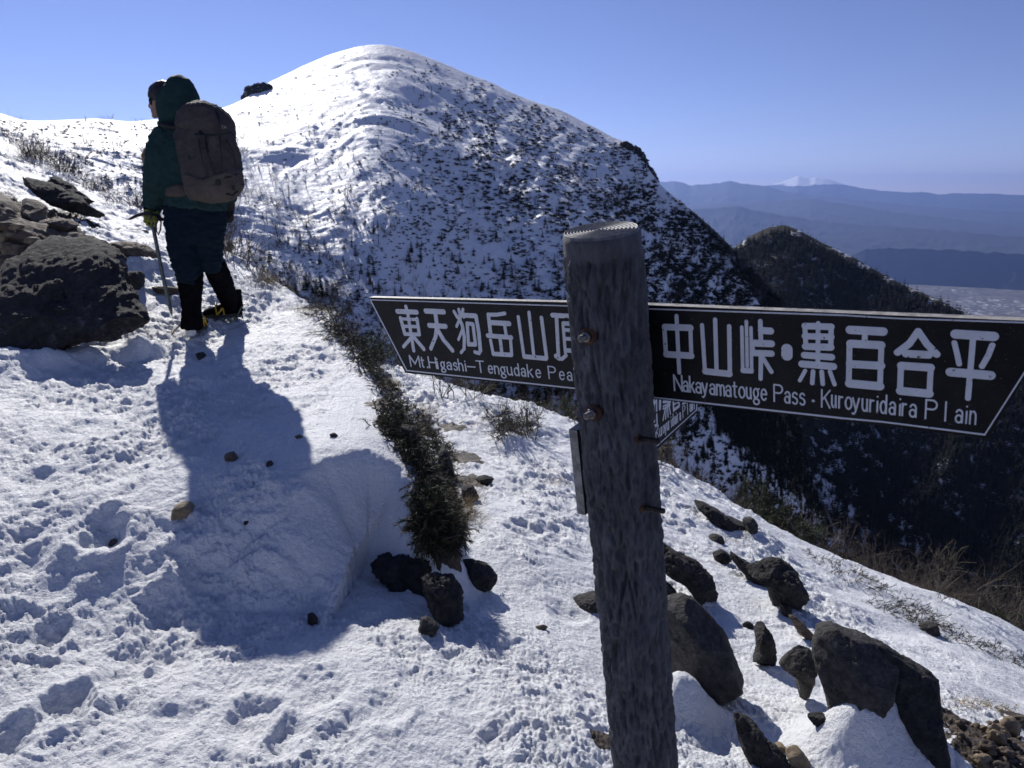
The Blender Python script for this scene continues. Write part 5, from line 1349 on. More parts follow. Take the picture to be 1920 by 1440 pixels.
# bare birches low on the mountain: brown haze of branches
d_birch = clump(dens([(470,430,.9),(520,500,1.6),(600,560,1.6),(560,330,.05),(700,470,.2),(850,450,.3),(1000,420,.6),(1150,480,1.0),(950,520,.35),(1300,520,2.2),(1450,560,2.6),(1450,640,4),(1400,600,3.4),(1300,420,1.6),(700,200,0),(900,200,.1),(200,330,.5),(50,300,.3),(1100,300,.25),(1350,850,.1),(760,330,.1)], 90), 45, -.3)
PBi = MM.sample(4200, rg, d_birch); PBi[:, 2] -= .3
lite = []
for s_ in SH[:3]:
    v, f, m = s_[0].arrays(); lite.append((v, f, m))
o = scatter_mesh('bare_wood', lite[:2], PBi[:4000], rg.uniform(1.6, 3.6, 4000), [M_twig]); tag(o, 'leafless brown birch thicket on the lower mountainside', 'thicket', kind='stuff')
# conifers
d_con = clump(dens([(560,300,.12),(500,250,.10),(650,330,.25),(620,450,.45),(560,440,.5),(700,430,.3),(480,400,.2),(900,330,.3),(1000,300,.4),(800,300,.3),(850,480,.7),(950,520,.9),(1030,520,1),(800,560,.6),(1150,420,.8),(1250,520,1.5),(1350,560,1.8),(1380,520,1.6),(200,260,.2),(120,300,.2),
                  (1340,790,2.0),(1380,830,3),(1420,800,8),(1440,860,8),(1320,900,1.2),(1500,980,8),(1480,900,9),(1550,1000,9),(700,130,.03),(1000,200,.3),(1180,300,1)], 80), 24, -.2)
PC = MM.sample(2600, rg, d_con); cx_, cy_ = to_px(PC)
dist = np.hypot(PC[:, 0], PC[:, 1])
hgt = (2.0 + 2.6 * smooth(380, 620, cy_)) * rg.uniform(.6, 1.25, len(PC))
hgt = np.where(cy_ < 300, hgt * .75, hgt)
order = np.argsort(-hgt / dist)
for n_, i in enumerate(order[:290]):
    o = link('conifer', cf_me[i % 5], None, PC[i]); s_ = hgt[i]; o.scale = (s_ * 1.15, s_ * 1.15, s_); o.rotation_euler = (0, 0, rg.uniform(0, 6.3)); tag(o, 'small dark conifer standing in the snow of the big mountain', 'tree', 'small conifers on the snowy mountain')
o = scatter_mesh('conifer_wood', CF, PC[order[290:]], hgt[order[290:]], [M_conifer, M_bark]); tag(o, 'scattered small conifers on the mountain', 'wood', kind='stuff')
dw = lambda x, y: np.where(wood_amount(x, y) > .25, 1.0, .0) * (1 + 2.5 * (y > 720))
PW = MM.sample(2600, rg, dw); hw = rg.uniform(2.2, 5.2, len(PW))
o = scatter_mesh('slope_wood', CF, PW, hw, [M_conifer, M_bark]); tag(o, 'dark mixed wood on the lower right flank of the mountain', 'wood', kind='stuff')
# dead standing trunks on the open left slope
d_sn = dens([(560,200,.3),(500,280,.5),(480,330,.8),(560,330,.8),(600,300,1),(680,260,1.5),(700,300,1.5),(640,340,1.2),(560,430,1.2),(520,400,1.2),(650,420,1),(750,340,.8),(900,250,.3),(1000,300,.3),(800,480,.3),(1100,500,.1),(1300,500,0),(1350,850,0),(150,260,.5),(250,300,.5)], 70)
PD = MM.sample(260, rg, lambda x, y: d_sn(x, y) * smooth(110, 170, y))
for i, p in enumerate(PD):
    s_ = rg.uniform(1.6, 3.6); o = link('dead_tree', sn_me[i % 3], None, p); o.scale = (s_ * .9, s_ * .9, s_); o.rotation_euler = (rg.normal() * .06, rg.normal() * .06, rg.uniform(0, 6.3)); tag(o, 'thin dead tree trunk standing on the open snow slope', 'tree', 'dead trunks on the mountain snow')

# forest on the dark hill and in the valley below it
LOW = [conifer_proto(70 + i, 5, .75, 1.0, .30) for i in range(4)]
PF = BB.sample(26000, rg, lambda x, y: (1.0 + .6 * (y < 620)) * np.where(y > 640, .25 + .75 * smooth(1480, 1640, x + .12 * (900 - y)), 1))
ddf = np.hypot(PF[:, 0], PF[:, 1])
hf = np.clip(ddf * .0105, 3.0, 8.5) * rg.uniform(.6, 1.35, len(PF))
order = np.argsort(-hf / ddf)
for i in order[:260]:
    o = link('forest_conifer', cf_me[i % 5], None, PF[i]); s_ = hf[i]; o.scale = (s_ * 1.4, s_ * 1.4, s_); tag(o, 'dark conifer in the dense forest on the valley side', 'tree', 'near trees of the dark valley forest')
o = scatter_mesh('forest', LOW, PF[order[260:]], hf[order[260:]], [M_conifer, M_bark]); tag(o, 'dense dark conifer forest covering the hill and valley side', 'forest', kind='stuff')

# rock outcrops on the mountain's skyline
def crag(outline, Y, T, m, label, seed):
    me, org = blob('crag', outline, Y, T, m, seed, rough=.20, facets=4, nseg=160, nlat=60, power=.5); tag(link('crag', me, None, org), label, 'crag')
M_crag = mat('crag_rock', (0.02, 0.02, 0.02), (0.5, 0.52, 0.55), .5, .9, .8, 1.2, dist=.4, lo=.55, hi=.72)
crag([(456,182),(463,168),(478,161),(492,156),(508,160),(512,180),(490,196),(452,204)], 343, 5, M_crag, 'dark rock outcrop on the left shoulder of the snowy mountain', 401)
crag([(1160,268),(1185,272),(1205,288),(1221,314),(1234,340),(1224,350),(1206,328),(1190,306),(1170,286)], 374, 4, M_crag, 'dark rock rib on the right skyline of the snowy mountain', 402)
# ------------------------------------------------------------------ hiker
HY = 5.32
def hp(px, py, dy=0.0): return at_y(px, py, HY + dy)
MPP = 1.0 / FPX * HY / .985
def loft(mb, secs, n=20, cap=True):
    """secs: (px, py, dy, half width in px, half depth in m)"""
    C = np.array([hp(s[0], s[1], s[2]) for s in secs]); k = len(secs)
    tg = np.gradient(C, axis=0); tg /= np.linalg.norm(tg, axis=1)[:, None]
    a = np.arange(n) * 2 * math.pi / n; V = []
    for i, s in enumerate(secs):
        b = np.cross(tg[i], (0, 1, 0)); b /= np.linalg.norm(b) + 1e-9
        if abs(tg[i][1]) > .9: b = np.array((1.0, 0, 0)); 
        c = np.cross(b, tg[i]); c /= np.linalg.norm(c)
        V.append(C[i] + np.cos(a)[:, None] * b * s[3] * MPP + np.sin(a)[:, None] * c * s[4])
    v = np.concatenate(V + [C[:1], C[-1:]]); idx = np.arange(n * k).reshape(k, n); nx = np.roll(idx, -1, 1)
    q = np.stack([idx[:-1], nx[:-1], nx[1:], idx[1:]], -1).reshape(-1, 4)
    t = [(n * k, nx[0][j], idx[0][j]) for j in range(n)] + [(n * k + 1, idx[-1][j], nx[-1][j]) for j in range(n)]
    mb.add(v, t, q)
def ball(mb, px, py, dy, rx, ry, rz):
    """ellipsoid: rx, rz in px, ry in m"""
    c = hp(px, py, dy); n, m_ = 16, 10; v = [c + (0, 0, rz * MPP)]
    for i in range(1, m_):
        p = math.pi * i / m_
        for j in range(n):
            t = 2 * math.pi * j / n; v.append(c + np.array((rx * MPP * math.sin(p) * math.cos(t), ry * math.sin(p) * math.sin(t), rz * MPP * math.cos(p))))
    v.append(c - (0, 0, rz * MPP)); t, q = [], []
    for j in range(n):
        j2 = (j + 1) % n; t.append((0, 1 + j, 1 + j2)); t.append((len(v) - 1, 1 + (m_ - 2) * n + j2, 1 + (m_ - 2) * n + j))
        for i in range(m_ - 2): q.append((1 + i * n + j, 1 + (i + 1) * n + j, 1 + (i + 1) * n + j2, 1 + i * n + j2))
    mb.add(v, t, q)

def fuse(mb, voxel=.009, sm=6):
    """union of the lofts as one continuous skin"""
    me = mb.mesh('tmp', M_snow); o = link('tmp', me)
    r = o.modifiers.new('r', 'REMESH'); r.mode = 'VOXEL'; r.voxel_size = voxel
    s_ = o.modifiers.new('s', 'SMOOTH'); s_.iterations = sm; s_.factor = .5
    dg = bpy.context.evaluated_depsgraph_get(); ev = o.evaluated_get(dg); em = ev.to_mesh()
    n = len(em.vertices); co = np.empty(n * 3, np.float32); em.vertices.foreach_get('co', co); co = co.reshape(-1, 3).astype(float)
    no = np.empty(n * 3, np.float32); em.vertices.foreach_get('normal', no); no = no.reshape(-1, 3).astype(float)
    F = [np.array([p.vertices[:] for p in em.polygons if len(p.vertices) == k]) for k in (3, 4)]
    ev.to_mesh_clear(); bpy.data.objects.remove(o); bpy.data.meshes.remove(me)
    return co, no, [f for f in F if len(f)]

def cloth(name, mb, m, parent, org, voxel=.009, sm=6, wr=.006, sc=14, stretch=(1, 1, 1), grow=0.0):
    co, no, F = fuse(mb, voxel, sm)
    q = co * sc * np.array(stretch)
    w = 1 - 2 * np.abs(noise3(q[:, 0] + .8 * noise3(q[:, 0] * .5, q[:, 1] * .5, q[:, 2] * .5), q[:, 1], q[:, 2]))
    w2 = noise3(q[:, 0] * 2.1, q[:, 1] * 2.1, q[:, 2] * 2.6)
    co = co + no * (wr * (w - .4) + wr * .5 * w2 + grow)[:, None]
    return link(name, mesh_np(name, co - org, F, [m]), parent)

def fabric(name, c1, c2, sc=20, rough=.75, b=.3):
    return mat(name, c1, c2, sc, rough, b, 90, dist=.003, spec=.08)
M_jacket = fabric('jacket_fabric', (0.018, 0.042, 0.042), (0.026, 0.056, 0.056))
M_trouser = fabric('trouser_fabric', (0.005, 0.012, 0.022), (0.008, 0.017, 0.029))
M_gaiter = mat('gaiter_fabric', (0.003, 0.003, 0.005), (0.007, 0.007, 0.009), 20, .9, .3, 90, dist=.003, spec=.02)
M_pack = fabric('pack_fabric', (0.054, 0.048, 0.05), (0.076, 0.067, 0.068))
M_pack_low = fabric('pack_base_fabric', (0.08, 0.068, 0.06), (0.105, 0.09, 0.08))
M_strap = mat('black_webbing', (0.006, 0.006, 0.008), None, rough=.6, bump=.2, bscale=200, dist=.001)
M_glove = mat('yellow_green_leather', (0.14, 0.15, 0.02), (0.26, 0.27, 0.04), 40, .6, .4, 120, dist=.002)
M_glove2 = mat('black_glove', (0.008, 0.009, 0.01), None, rough=.7, bump=.3, bscale=120, dist=.002)
M_skin = mat('skin', (0.30, 0.17, 0.12), (0.36, 0.21, 0.15), 30, .5, .05)
M_hair = mat('dark_hair', (0.008, 0.006, 0.006), (0.016, 0.013, 0.012), 90, .5, .5, 200, dist=.002)
M_lens = mat('sunglass_lens', (0.012, 0.014, 0.02), None, rough=.1, bump=0)
M_tan = mat('tan_pouch', (0.2, 0.11, 0.06), (0.32, 0.2, 0.12), 30, .8, .3)
M_yel = mat('yellow_strap', (0.55, 0.36, 0.02), None, rough=.5, bump=0)
M_axe = mat('axe_metal', (0.07, 0.085, 0.095), (0.14, 0.16, 0.17), 40, .4, .1, 200, metal=.3, dist=.0005)
M_snowclod = M_snow

foot_l = hit(360, 630); 
print('foot', foot_l, hit(430, 602))
HB = np.array((foot_l[0] + .1, foot_l[1], foot_l[2]))
person = empty('person', HB, 'hiker seen from behind in a dark green hooded jacket and navy trousers, looking left', 'person')
# feet must stand on the snow
fl = hit(360, 633); fr = hit(428, 604)
DL = fl[1] - HY; DR = fr[1] - HY
body = MB()
loft(body, [(304,262,-.02,13,.045),(299,290,-.03,13,.045),(295,320,-.03,12,.042),(291,350,0,11,.038),(287,378,.03,9,.03),(285,395,.05,9,.03)])
loft(body, [(400,258,.02,13,.045),(428,300,.03,12,.045),(436,340,.06,12,.04),(430,370,.10,10,.035),(428,385,.12,9,.03)])
loft(body, [(360,400,0,42,.11),(360,370,0,42,.11),(355,320,0,40,.11),(350,270,.0,42,.10),(340,250,.0,34,.08),(322,235,.0,14,.06),(312,215,.0,15,.06)])
loft(body, [(345,400,0,22,.09),(345,440,0,22,.09),(352,500,0,16,.06),(358,560,DL*.7,11,.045),(360,585,DL,9,.035)])
loft(body, [(385,400,0,22,.09),(388,440,.02,22,.09),(398,495,.1,16,.06),(420,545,DR*.6,11,.045),(428,562,DR*.85,9,.035)])
# head in left profile: skull, brow, nose, lips, chin
ball(body, 309, 184, 0, 23, .083, 27)
loft(body, [(300,190,0,15,.06),(296,200,0,13,.052),(295,210,0,10,.042),(297,219,0,6,.028)])
loft(body, [(287,186,0,4,.012),(283,193,0,3.5,.012),(280.5,200,0,3.2,.013),(285,203,0,3,.012)], 10)
ball(body, 287, 208, 0, 4, .02, 2.2); ball(body, 287.5, 211.5, 0, 3.6, .018, 2); ball(body, 290, 218, 0, 5, .022, 4); ball(body, 313, 194, -.083, 4, .012, 7)
co, no, F = fuse(body, .008, 3)
b_o = link('body', mesh_np('body', co - HB, F, [M_skin]), person)
# hair and dark cap edge
hb = MB(); ball(hb, 309, 178, 0, 26, .09, 24); loft(hb, [(292,165,0,8,.06),(286,175,0,6,.055),(287,184,0,5,.06)])
co, no, F = fuse(hb, .008, 4); keep = None
cloth('hair', hb, M_hair, person, HB, .008, 4, .004, 30)
gl = MB(); gl.tube([hp(283.5, 183, -.055), hp(281.5, 184, -.03), hp(281.5, 185, .0), hp(281.5, 184, .03), hp(283.5, 183, .055)], .004, 6)
gl.tube([hp(283, 184, -.06), hp(300, 187, -.085), hp(312, 188, -.088)], .0032, 6)
g_ = link('sunglasses', gl.mesh('sunglasses', M_strap, HB), person)
gl = MB(); ball(gl, 284, 190, -.034, 3.6, .030, 7); ball(gl, 284, 190, .034, 3.6, .030, 7); link('lens', gl.mesh('lens', M_lens, HB), g_)

jk = MB()
loft(jk, [(366,390,0,55,.17),(366,372,0,54,.17),(362,340,0,52,.165),(357,300,0,52,.16),(352,272,0,53,.15),(346,254,0,48,.135),(338,243,0,36,.11),(330,234,0,25,.09)])
loft(jk, [(318,250,-.02,22,.085),(305,268,-.03,24,.088),(300,290,-.05,24.5,.088),(298,315,-.05,24.5,.086),(295,340,-.03,23,.08),(291,360,.0,20,.07),(288,376,.02,17.5,.06),(286,391,.04,15.5,.052)])
loft(jk, [(385,252,0,24,.085),(408,268,.02,24,.088),(428,295,.02,22,.08),(434,325,.03,21,.075),(433,350,.06,18,.065),(428,372,.1,14,.05)])
jacket = cloth('jacket', jk, M_jacket, person, HB, .009, 5, .011, 12, (1, 1, 1.6))
# hood: shell with an opening towards the left
hd = MB()
loft(hd, [(330,246,0,29,.10),(326,232,0,27,.10),(330,218,.0,32,.115),(333,203,0,36.5,.128),(333,188,0,37.5,.132),(331,173,0,35,.126),(327,162,0,29,.108),(321,154,0,20,.075),(317,150.5,0,9,.03)], 26)
co, no, F = fuse(hd, .009, 4)
q = co * 12; w = 1 - 2 * np.abs(noise3(q[:, 0], q[:, 1], q[:, 2] * 1.3)); co = co + no * (.006 * (w - .4))[:, None]
cut = hp(300, 190)[0]
# open the front of the hood
zt = hp(300, 228)[2]
keepv = ~((co[:, 0] < cut + .012 * np.sin(co[:, 2] * 20)) & (co[:, 2] > zt))
F2 = []
for f in F:
    F2.append(f[keepv[f].all(1)])
hood_me = mesh_np('hood', co - HB, F2, [M_jacket]); hood = link('hood', hood_me, jacket)
sd = hood.modifiers.new('thick', 'SOLIDIFY'); sd.thickness = .006; sd.offset = -1
co_ = MB(); co_.tube([hp(300, 232, -.11), hp(318, 238, -.125), hp(345, 240, -.12), hp(362, 238, -.09)], [.014, .02, .02, .012], 10, squash=1.0); link('collar', co_.mesh('collar', M_strap, HB), jacket)
# dark line of the hem drawcord and sleeve cuff
cu = MB(); loft(cu, [(286,389,.04,16,.054),(285,397,.045,14.5,.05)]); link('cuff', cu.mesh('cuff', M_gaiter, HB), jacket)

tr = MB()
loft(tr, [(366,380,0,53,.155),(366,400,0,54.5,.16),(366,425,0,53,.155),(366,445,0,50,.145),(366,455,0,44,.12)])
loft(tr, [(341,430,0,26,.13),(344,460,0,27,.125),(349,490,.0,25,.11),(354,512,.0,22.5,.095),(356,524,DL*.3,21,.09)])
loft(tr, [(390,430,.02,27,.13),(391,455,.04,26,.12),(395,480,.06,22,.11),(399,500,.1,19,.095)])
cloth('trousers', tr, M_trouser, person, HB, .009, 5, .012, 10, (1, 1, 2.4))
ga = MB(); loft(ga, [(356,508,DL*.3,23,.095),(357,530,DL*.5,22.5,.09),(358,556,DL*.7,19,.075),(359,578,DL*.9,17,.07),(360,600,DL,19,.08),(360,616,DL,20,.09)])
cloth('gaiter', ga, M_gaiter, person, HB, .008, 4, .005, 14)
ga = MB(); loft(ga, [(400,492,.1,20,.09),(410,515,.18,21,.088),(420,538,DR*.6,19.5,.08),(428,560,DR*.85,18,.07),(437,578,DR,18.5,.075),(441,588,DR,18,.075)])
cloth('gaiter', ga, M_gaiter, person, HB, .008, 4, .005, 14)
def sec_loft(mb, secs, n=18):
    """generic ellipses: centre xyz, u axis, v axis"""
    V = [np.array(c) + np.cos(np.arange(n) * 2 * math.pi / n)[:, None] * np.array(u) + np.sin(np.arange(n) * 2 * math.pi / n)[:, None] * np.array(w) for c, u, w in secs]
    k = len(secs); v = np.concatenate(V + [np.array([secs[0][0]]), np.array([secs[-1][0]])]); idx = np.arange(n * k).reshape(k, n); nx = np.roll(idx, -1, 1)
    mb.add(v, [(n * k, nx[0][j], idx[0][j]) for j in range(n)] + [(n * k + 1, idx[-1][j], nx[-1][j]) for j in range(n)], np.stack([idx[:-1], nx[:-1], nx[1:], idx[1:]], -1).reshape(-1, 4))
def boot(heel, d, L, label):
    """boot with sole, crampon frame and points; heel on the snow, d = horizontal direction of the toe"""
    d = unit(np.array((d[0], d[1], 0))); s_ = np.array((-d[1], d[0], 0)); z = np.array((0, 0, 1.0)); b = MB()
    h = heel + z * .03
    sec_loft(b, [(h + d * t * L + z * (hh / 2), s_ * ww, z * (hh / 2)) for t, hh, ww in ((-.05, .10, .030), (.05, .12, .043), (.25, .115, .045), (.45, .095, .044), (.65, .075, .05), (.82, .062, .05), (.95, .05, .042), (1.02, .035, .025))])
    sec_loft(b, [(h + d * .15 * L + z * zz, s_ * .05, d * .065) for zz in (.06, .12, .17, .2)])
    o = cloth('boot', b, M_gaiter, person, HB, .007, 3, .002, 30); tag(o, label)
    so = MB(); k = 24; tt = np.linspace(0, 2 * math.pi, k, endpoint=False)
    ring = np.array([h + d * (L * (.48 + .52 * math.cos(t))) + s_ * (.047 * math.sin(t) * (1.08 - .15 * math.cos(t * 2))) for t in tt])
    v = np.concatenate([ring - z * .012, ring + z * .016]); so.add(v, None, [(i, (i + 1) % k, (i + 1) % k + k, i + k) for i in range(k)])
    so.add(np.concatenate([ring - z * .012, ring + z * .016, [ring.mean(0) - z * .012, ring.mean(0) + z * .016]]), [(2 * k, (i + 1) % k, i) for i in range(k)] + [(2 * k + 1, i + k, (i + 1) % k + k) for i in range(k)])
    link('sole', so.mesh('sole', M_strap, HB), o)
    cr = MB()
    cr.tube(np.concatenate([ring[::2], ring[:1]]) - z * .014, .004, 6)
    for i in range(0, k, 3): cr.tube([ring[i] - z * .012, ring[i] - z * .045 + (ring[i] - ring.mean(0)) * .05], [.006, .0015], 5)
    cr.tube([h + s_ * .05 + d * .02, h + z * .07 + s_ * .045 - d * .02, h + z * .09 - d * .045, h + z * .07 - s_ * .045 - d * .02, h - s_ * .05 + d * .02], .005, 6)
    link('crampon', cr.mesh('crampon', M_axe, HB), o)
    ys = MB()
    for t0 in (.42, .62): ys.tube([h + d * L * t0 + s_ * .053 + z * .01, h + d * L * (t0 + .02) + s_ * .045 + z * .065, h + d * L * (t0 + .03) + z * .1, h + d * L * (t0 + .02) - s_ * .045 + z * .065, h + d * L * t0 - s_ * .053 + z * .01], .0055, 6)
    ys.tube([h + d * L * .62 + s_ * .055 + z * .01, h + d * L * .42 + s_ * .05 + z * .07], .006, 6); ys.tube([h + d * L * .62 - s_ * .055 + z * .01, h + d * L * .42 - s_ * .05 + z * .07], .006, 6)
    link('yellow_strap', ys.mesh('yellow_strap', M_yel, HB), o)
    return o
hl = np.array(hit(362, 631)); hl[2] += .012
bl_o = boot(hl, (-.12, 1, 0), .29, 'left boot seen from the heel with a clod of snow on it')
hr = np.array(hit(452, 600)); hr[2] += .012
boot(hr, (-.93, -.2, 0), .27, 'right boot turned sideways with a yellow crampon strap')
cl = MB(); sec_loft(cl, [(hl + np.array((.005, -.045, zz)), np.array((ww, 0, 0)), np.array((0, .03, 0))) for zz, ww in ((.0, .02), (.02, .038), (.045, .036), (.06, .02))]); link('snow_clod', cl.mesh('snow_clod', M_snow, HB), bl_o)
# loose yellow strap end
st = MB(); st.tube([hp(343, 604, DL - .02), hp(335, 612, DL - .04), hp(327, 620, DL - .05), hp(322, 628, DL - .05)], .006, 6); link('strap_end', st.mesh('strap_end', M_rock_tan, HB), bl_o)

# gloves
def fingers(mb, chains, r):
    for c in chains: mb.tube([hp(*p) for p in c], np.linspace(r, r * .82, len(c)), 10)
g = MB()
loft(g, [(285,392,.04,13,.05),(284,402,.03,13.5,.045),(284,412,.02,12.5,.038),(285,420,.02,10,.03)])
# four fingers curl over the head of the axe and back, thumb lies along the other side
fingers(g, [[(276,402,-.015),(271,408,-.035),(271,415,-.03),(276,418,-.01)], [(281,405,-.02),(276,413,-.045),(276,421,-.038),(281,423,-.012)], [(287,407,-.02),(283,416,-.05),(283,425,-.04),(287,426,-.012)], [(292,406,-.015),(291,415,-.045),(290,423,-.038),(292,425,-.01)], [(294,398,.0),(299,405,-.02),(299,412,-.028)]], .0135)
cloth('glove', g, M_glove, person, HB, .0045, 2, .002, 30)
cf = MB(); loft(cf, [(286,386,.04,13,.048),(285,395,.04,14,.05),(285,399,.035,14.2,.048)]); link('glove_cuff', cf.mesh('glove_cuff', M_glove2, HB), person)
g = MB()
loft(g, [(428,372,.1,11,.04),(428,384,.11,12,.042),(428,396,.11,11,.036),(428,404,.1,9,.03)])
fingers(g, [[(421,398,.09),(420,406,.08),(422,413,.08),(425,415,.09)],[(426,400,.085),(425,409,.07),(427,416,.075),(429,417,.09)],[(431,400,.085),(431,409,.075),(432,415,.08),(433,416,.09)],[(435,398,.09),(436,405,.08),(436,411,.085),(436,413,.09)],[(420,388,.08),(416,394,.06),(417,401,.055)]], .0125)
g2 = cloth('glove', g, M_glove2, person, HB, .005, 2, .002, 30); tag(g2, 'black right glove hanging below the backpack')
# tan chest pouch peeping out in front of the arm
pch = MB(); loft(pch, [(279,280,.10,6,.05),(276,290,.10,8,.06),(276,300,.10,8,.06),(279,310,.10,6,.05)]); cloth('chest_pouch', pch, M_tan, person, HB, .007, 3, .004, 20)

# ------------------------------------------------------------------ backpack
PY = HY - .19
pk_o = [(338,222),(346,206),(362,194),(386,192),(406,199),(420,212),(431,226),(436,252),(444,282),(447,318),(452,345),(447,358),(438,370),(425,376),(400,379),(380,376),(362,371),(353,352),(346,320),(342,288),(338,250)]
def bp_part(name, outl, Y, T, m, parent, seed, wr=.02, **kw):
    kw.setdefault('nseg', 120); kw.setdefault('nlat', 50); kw.setdefault('power', .42)
    me, org = blob(name, outl, Y, T, m, seed, rough=wr, facets=0, origin=PB, fine=1.4, **kw)
    return link(name, me, parent)
c0 = at_y(395, 378, PY); PB = np.array((c0[0], PY + .1, c0[2]))
pack = empty('backpack', PB, 'large brown hiking backpack with a top lid and black buckles worn by the hiker', 'backpack')
bp_part('main_body', pk_o[2:], PY, .16, M_pack, pack, 31, .055)
bp_part('base_panel', [(350,318),(395,330),(446,318),(452,345),(446,360),(437,371),(425,377),(400,380),(380,377),(361,372),(353,350)], PY - .004, .17, M_pack_low, pack, 32, .045)
bp_part('lid', [(337,240),(339,220),(346,204),(362,193),(386,190.5),(407,198),(421,211),(432,226),(435,248),(420,250),(395,254),(365,252),(345,247)], PY - .012, .165, M_pack, pack, 33, .05)
bp_part('side_pocket', [(436,318),(446,325),(455,345),(450,360),(440,368),(434,350)], PY, .08, M_pack_low, pack, 34, .04, nseg=60, nlat=24)
bp_part('hip_belt', [(318,350),(335,344),(358,345),(362,365),(350,371),(330,370),(315,368)], HY - .11, .09, M_pack_low, pack, 35, .03, nseg=60, nlat=24)
def pface(px, py, off=.004):
    """point on the camera side of the pack"""
    u = (px - 395) / 56; v = (py - 285) / 95
    e = max(1 - abs(u) ** 3, 0) ** .4 * max(1 - abs(v) ** 3.5, 0) ** .4
    return at_y(px, py, PY - .168 * e - off)
def strapline(name, pts, w=.011, m=None, off=.006):
    mb = MB(); P = [pface(x, y, off) for x, y in pts]; mb.tube(P, w, 8, flat=(0, -1, .1), squash=.3); return link(name, mb.mesh(name, m or M_strap, PB), pack)
def buckle(px, py, w=.028, h=.02):
    c = pface(px, py, .016) - PB; me = mesh_np('buckle', box_verts(c, (w / 2, 0, 0), (0, .008, 0), (0, 0, h / 2)), np.array(BOXQ), [M_strap], None, False); o = link('buckle', me, pack)
    bv = o.modifiers.new('b', 'BEVEL'); bv.width = .003; bv.segments = 2
strapline('strap', [(374,246),(378,256),(382,265),(383,280)], .012); buckle(381, 259, .03, .042); buckle(348, 242, .03, .02)
strapline('strap', [(386,268),(390,290),(395,310),(402,325),(409,335),(408,350)], .006)
strapline('strap', [(338,238),(346,243),(356,247)], .009)
buckle(409, 342, .03, .036); buckle(438, 352, .02, .035); buckle(354, 296, .02, .03)
strapline('strap', [(347,290),(352,292),(354,300),(350,305)], .008); strapline('strap', [(345,345),(352,350),(356,356)], .008)
strapline('strap', [(368,338),(390,333),(408,336),(430,332),(446,326)], .005)
strapline('strap', [(372,262),(376,285),(382,310),(388,325)], .004, M_strap)
strapline('strap', [(412,254),(414,280),(416,300),(414,322)], .004, M_strap)
strapline('strap', [(420,362),(436,366),(446,358)], .007)
cd = MB(); cd.tube([at_y(434, 250, PY - .03), at_y(441, 256, PY - .05), at_y(447, 262, PY - .05), at_y(444, 268, PY - .05), at_y(440, 262, PY - .05)], .003, 6); cd.tube([at_y(449, 345, PY), at_y(457, 346, PY - .02), at_y(458, 350, PY - .02)], .004, 6); link('cord', cd.mesh('cord', M_strap, PB), pack)
buckle(396, 372, .012, .03)
strapline('strap', [(341,244),(352,249),(370,252),(395,254),(420,251),(434,248)], .006)
strapline('strap', [(352,215),(356,232),(360,246)], .007); strapline('strap', [(405,206),(411,226),(414,248)], .007)
strapline('strap', [(424,262),(438,285),(442,312)], .006); strapline('strap', [(360,262),(352,280),(349,305)], .006)
strapline('grab_handle', [(357,200),(360,203),(364,206)], .008)
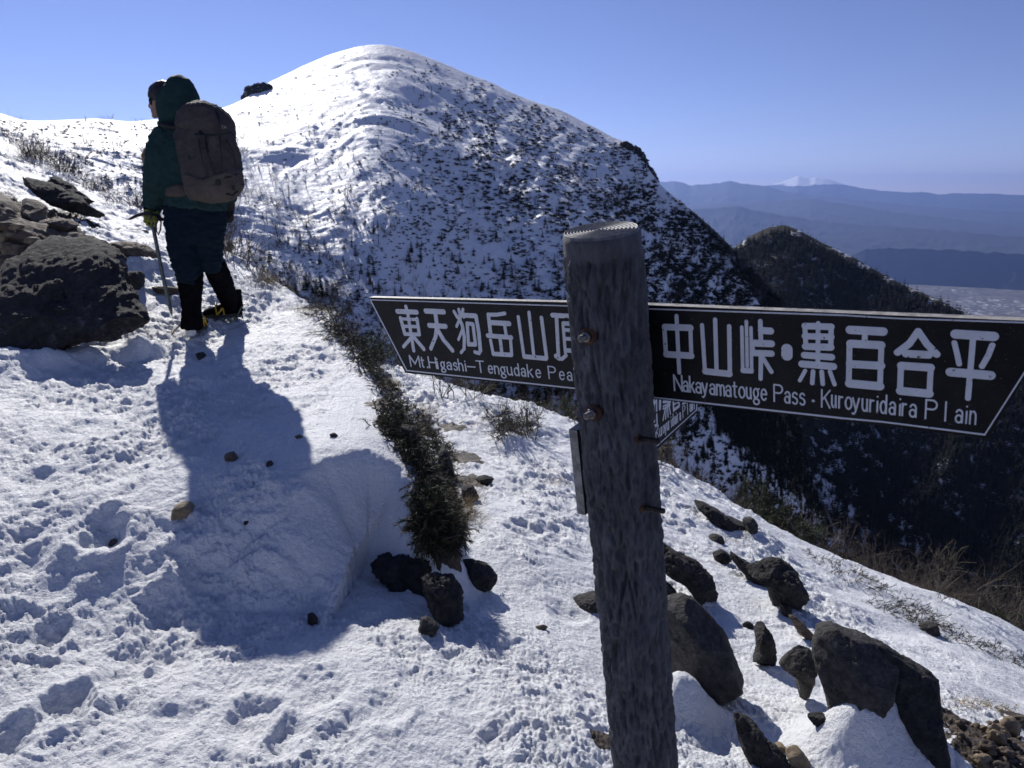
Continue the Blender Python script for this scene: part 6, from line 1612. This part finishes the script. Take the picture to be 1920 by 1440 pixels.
# small grey maker's mark on the lid: three quarter arcs beside short lines of lettering
M_logo = mat('grey_print', (0.2, 0.19, 0.18), None, rough=.6, bump=0)
lg = MB()
for k, rr in enumerate((4.6, 3.3, 2.0)):
    pts = [pface(420 + rr * math.cos(a), 241 - rr * math.sin(a), .012) - 0 for a in np.linspace(0, math.pi / 2, 6)]
    lg.tube(pts, .0022, 6, flat=(0, -1, 0), squash=.4)
for yy in (235.5, 238, 240.5): lg.tube([pface(415.5, yy, .012), pface(419, yy, .012)], .0022, 6, flat=(0, -1, 0), squash=.4)
link('logo', lg.mesh('logo', M_logo, PB), pack)
ln = MB()
for k in range(7): ln.tube([pface(426 + k * 2.2, 327 + k * .5, .01), pface(427.3 + k * 2.2, 327.3 + k * .5, .01)], .0022, 5, flat=(0, -1, 0), squash=.4)
link('small_print', ln.mesh('small_print', M_logo, PB), pack)
# shoulder strap
ss = MB(); P = [hp(344, 236, -.13), hp(335, 238, -.13), hp(325, 243, -.10), hp(316, 252, -.04)]; ss.tube(P, [.018, .02, .02, .018], 10, squash=.5); link('shoulder_strap', ss.mesh('shoulder_strap', M_strap, PB), pack)

# ------------------------------------------------------------------ ice axe
AH = hp(284, 402, -.02)
axe = empty('ice_axe', hp(322, 590, -.02), 'grey ice axe held by its head in the gloved hand of the hiker', 'ice axe')
AO = np.array(axe.location)
mb = MB(); mb.tube([hp(283, 406, -.03), hp(290, 440, -.03), hp(306, 520, -.02), hp(319, 576, -.02)], [.016, .0165, .0165, .0155], 14, flat=(1, 0, 0), squash=.75); link('shaft', mb.mesh('shaft', M_axe, AO), axe)
mb = MB(); mb.tube([hp(318, 572, -.02), hp(320.5, 582, -.02), hp(322.5, 593, -.02)], [.015, .011, .002], 10); link('spike', mb.mesh('spike', M_axe, AO), axe)
mb = MB(); mb.tube([hp(240, 412, -.05), hp(247, 409, -.045), hp(256, 404.5, -.04), hp(266, 401.5, -.035), hp(276, 400, -.03), hp(286, 401, -.03)], [.003, .009, .011, .012, .014, .017], 10, flat=(0, 1, 0), squash=.5); link('pick', mb.mesh('pick', M_strap, AO), axe)
mb = MB(); mb.tube([hp(284, 401, -.03), hp(292, 403, -.04), hp(299, 408, -.06), hp(303, 413, -.07)], [.016, .013, .02, .03], 10, flat=(0, 0, 1), squash=.3); link('adze', mb.mesh('adze', M_strap, AO), axe)
mb = MB(); mb.tube([hp(294, 400, -.05), hp(300, 404, -.06), hp(302, 418, -.05), hp(301, 430, -.04), hp(297, 441, -.035), hp(293, 432, -.04), hp(293, 418, -.05)], .006, 8, flat=(0, 1, 0), squash=.5); link('leash', mb.mesh('leash', M_strap, AO), axe)
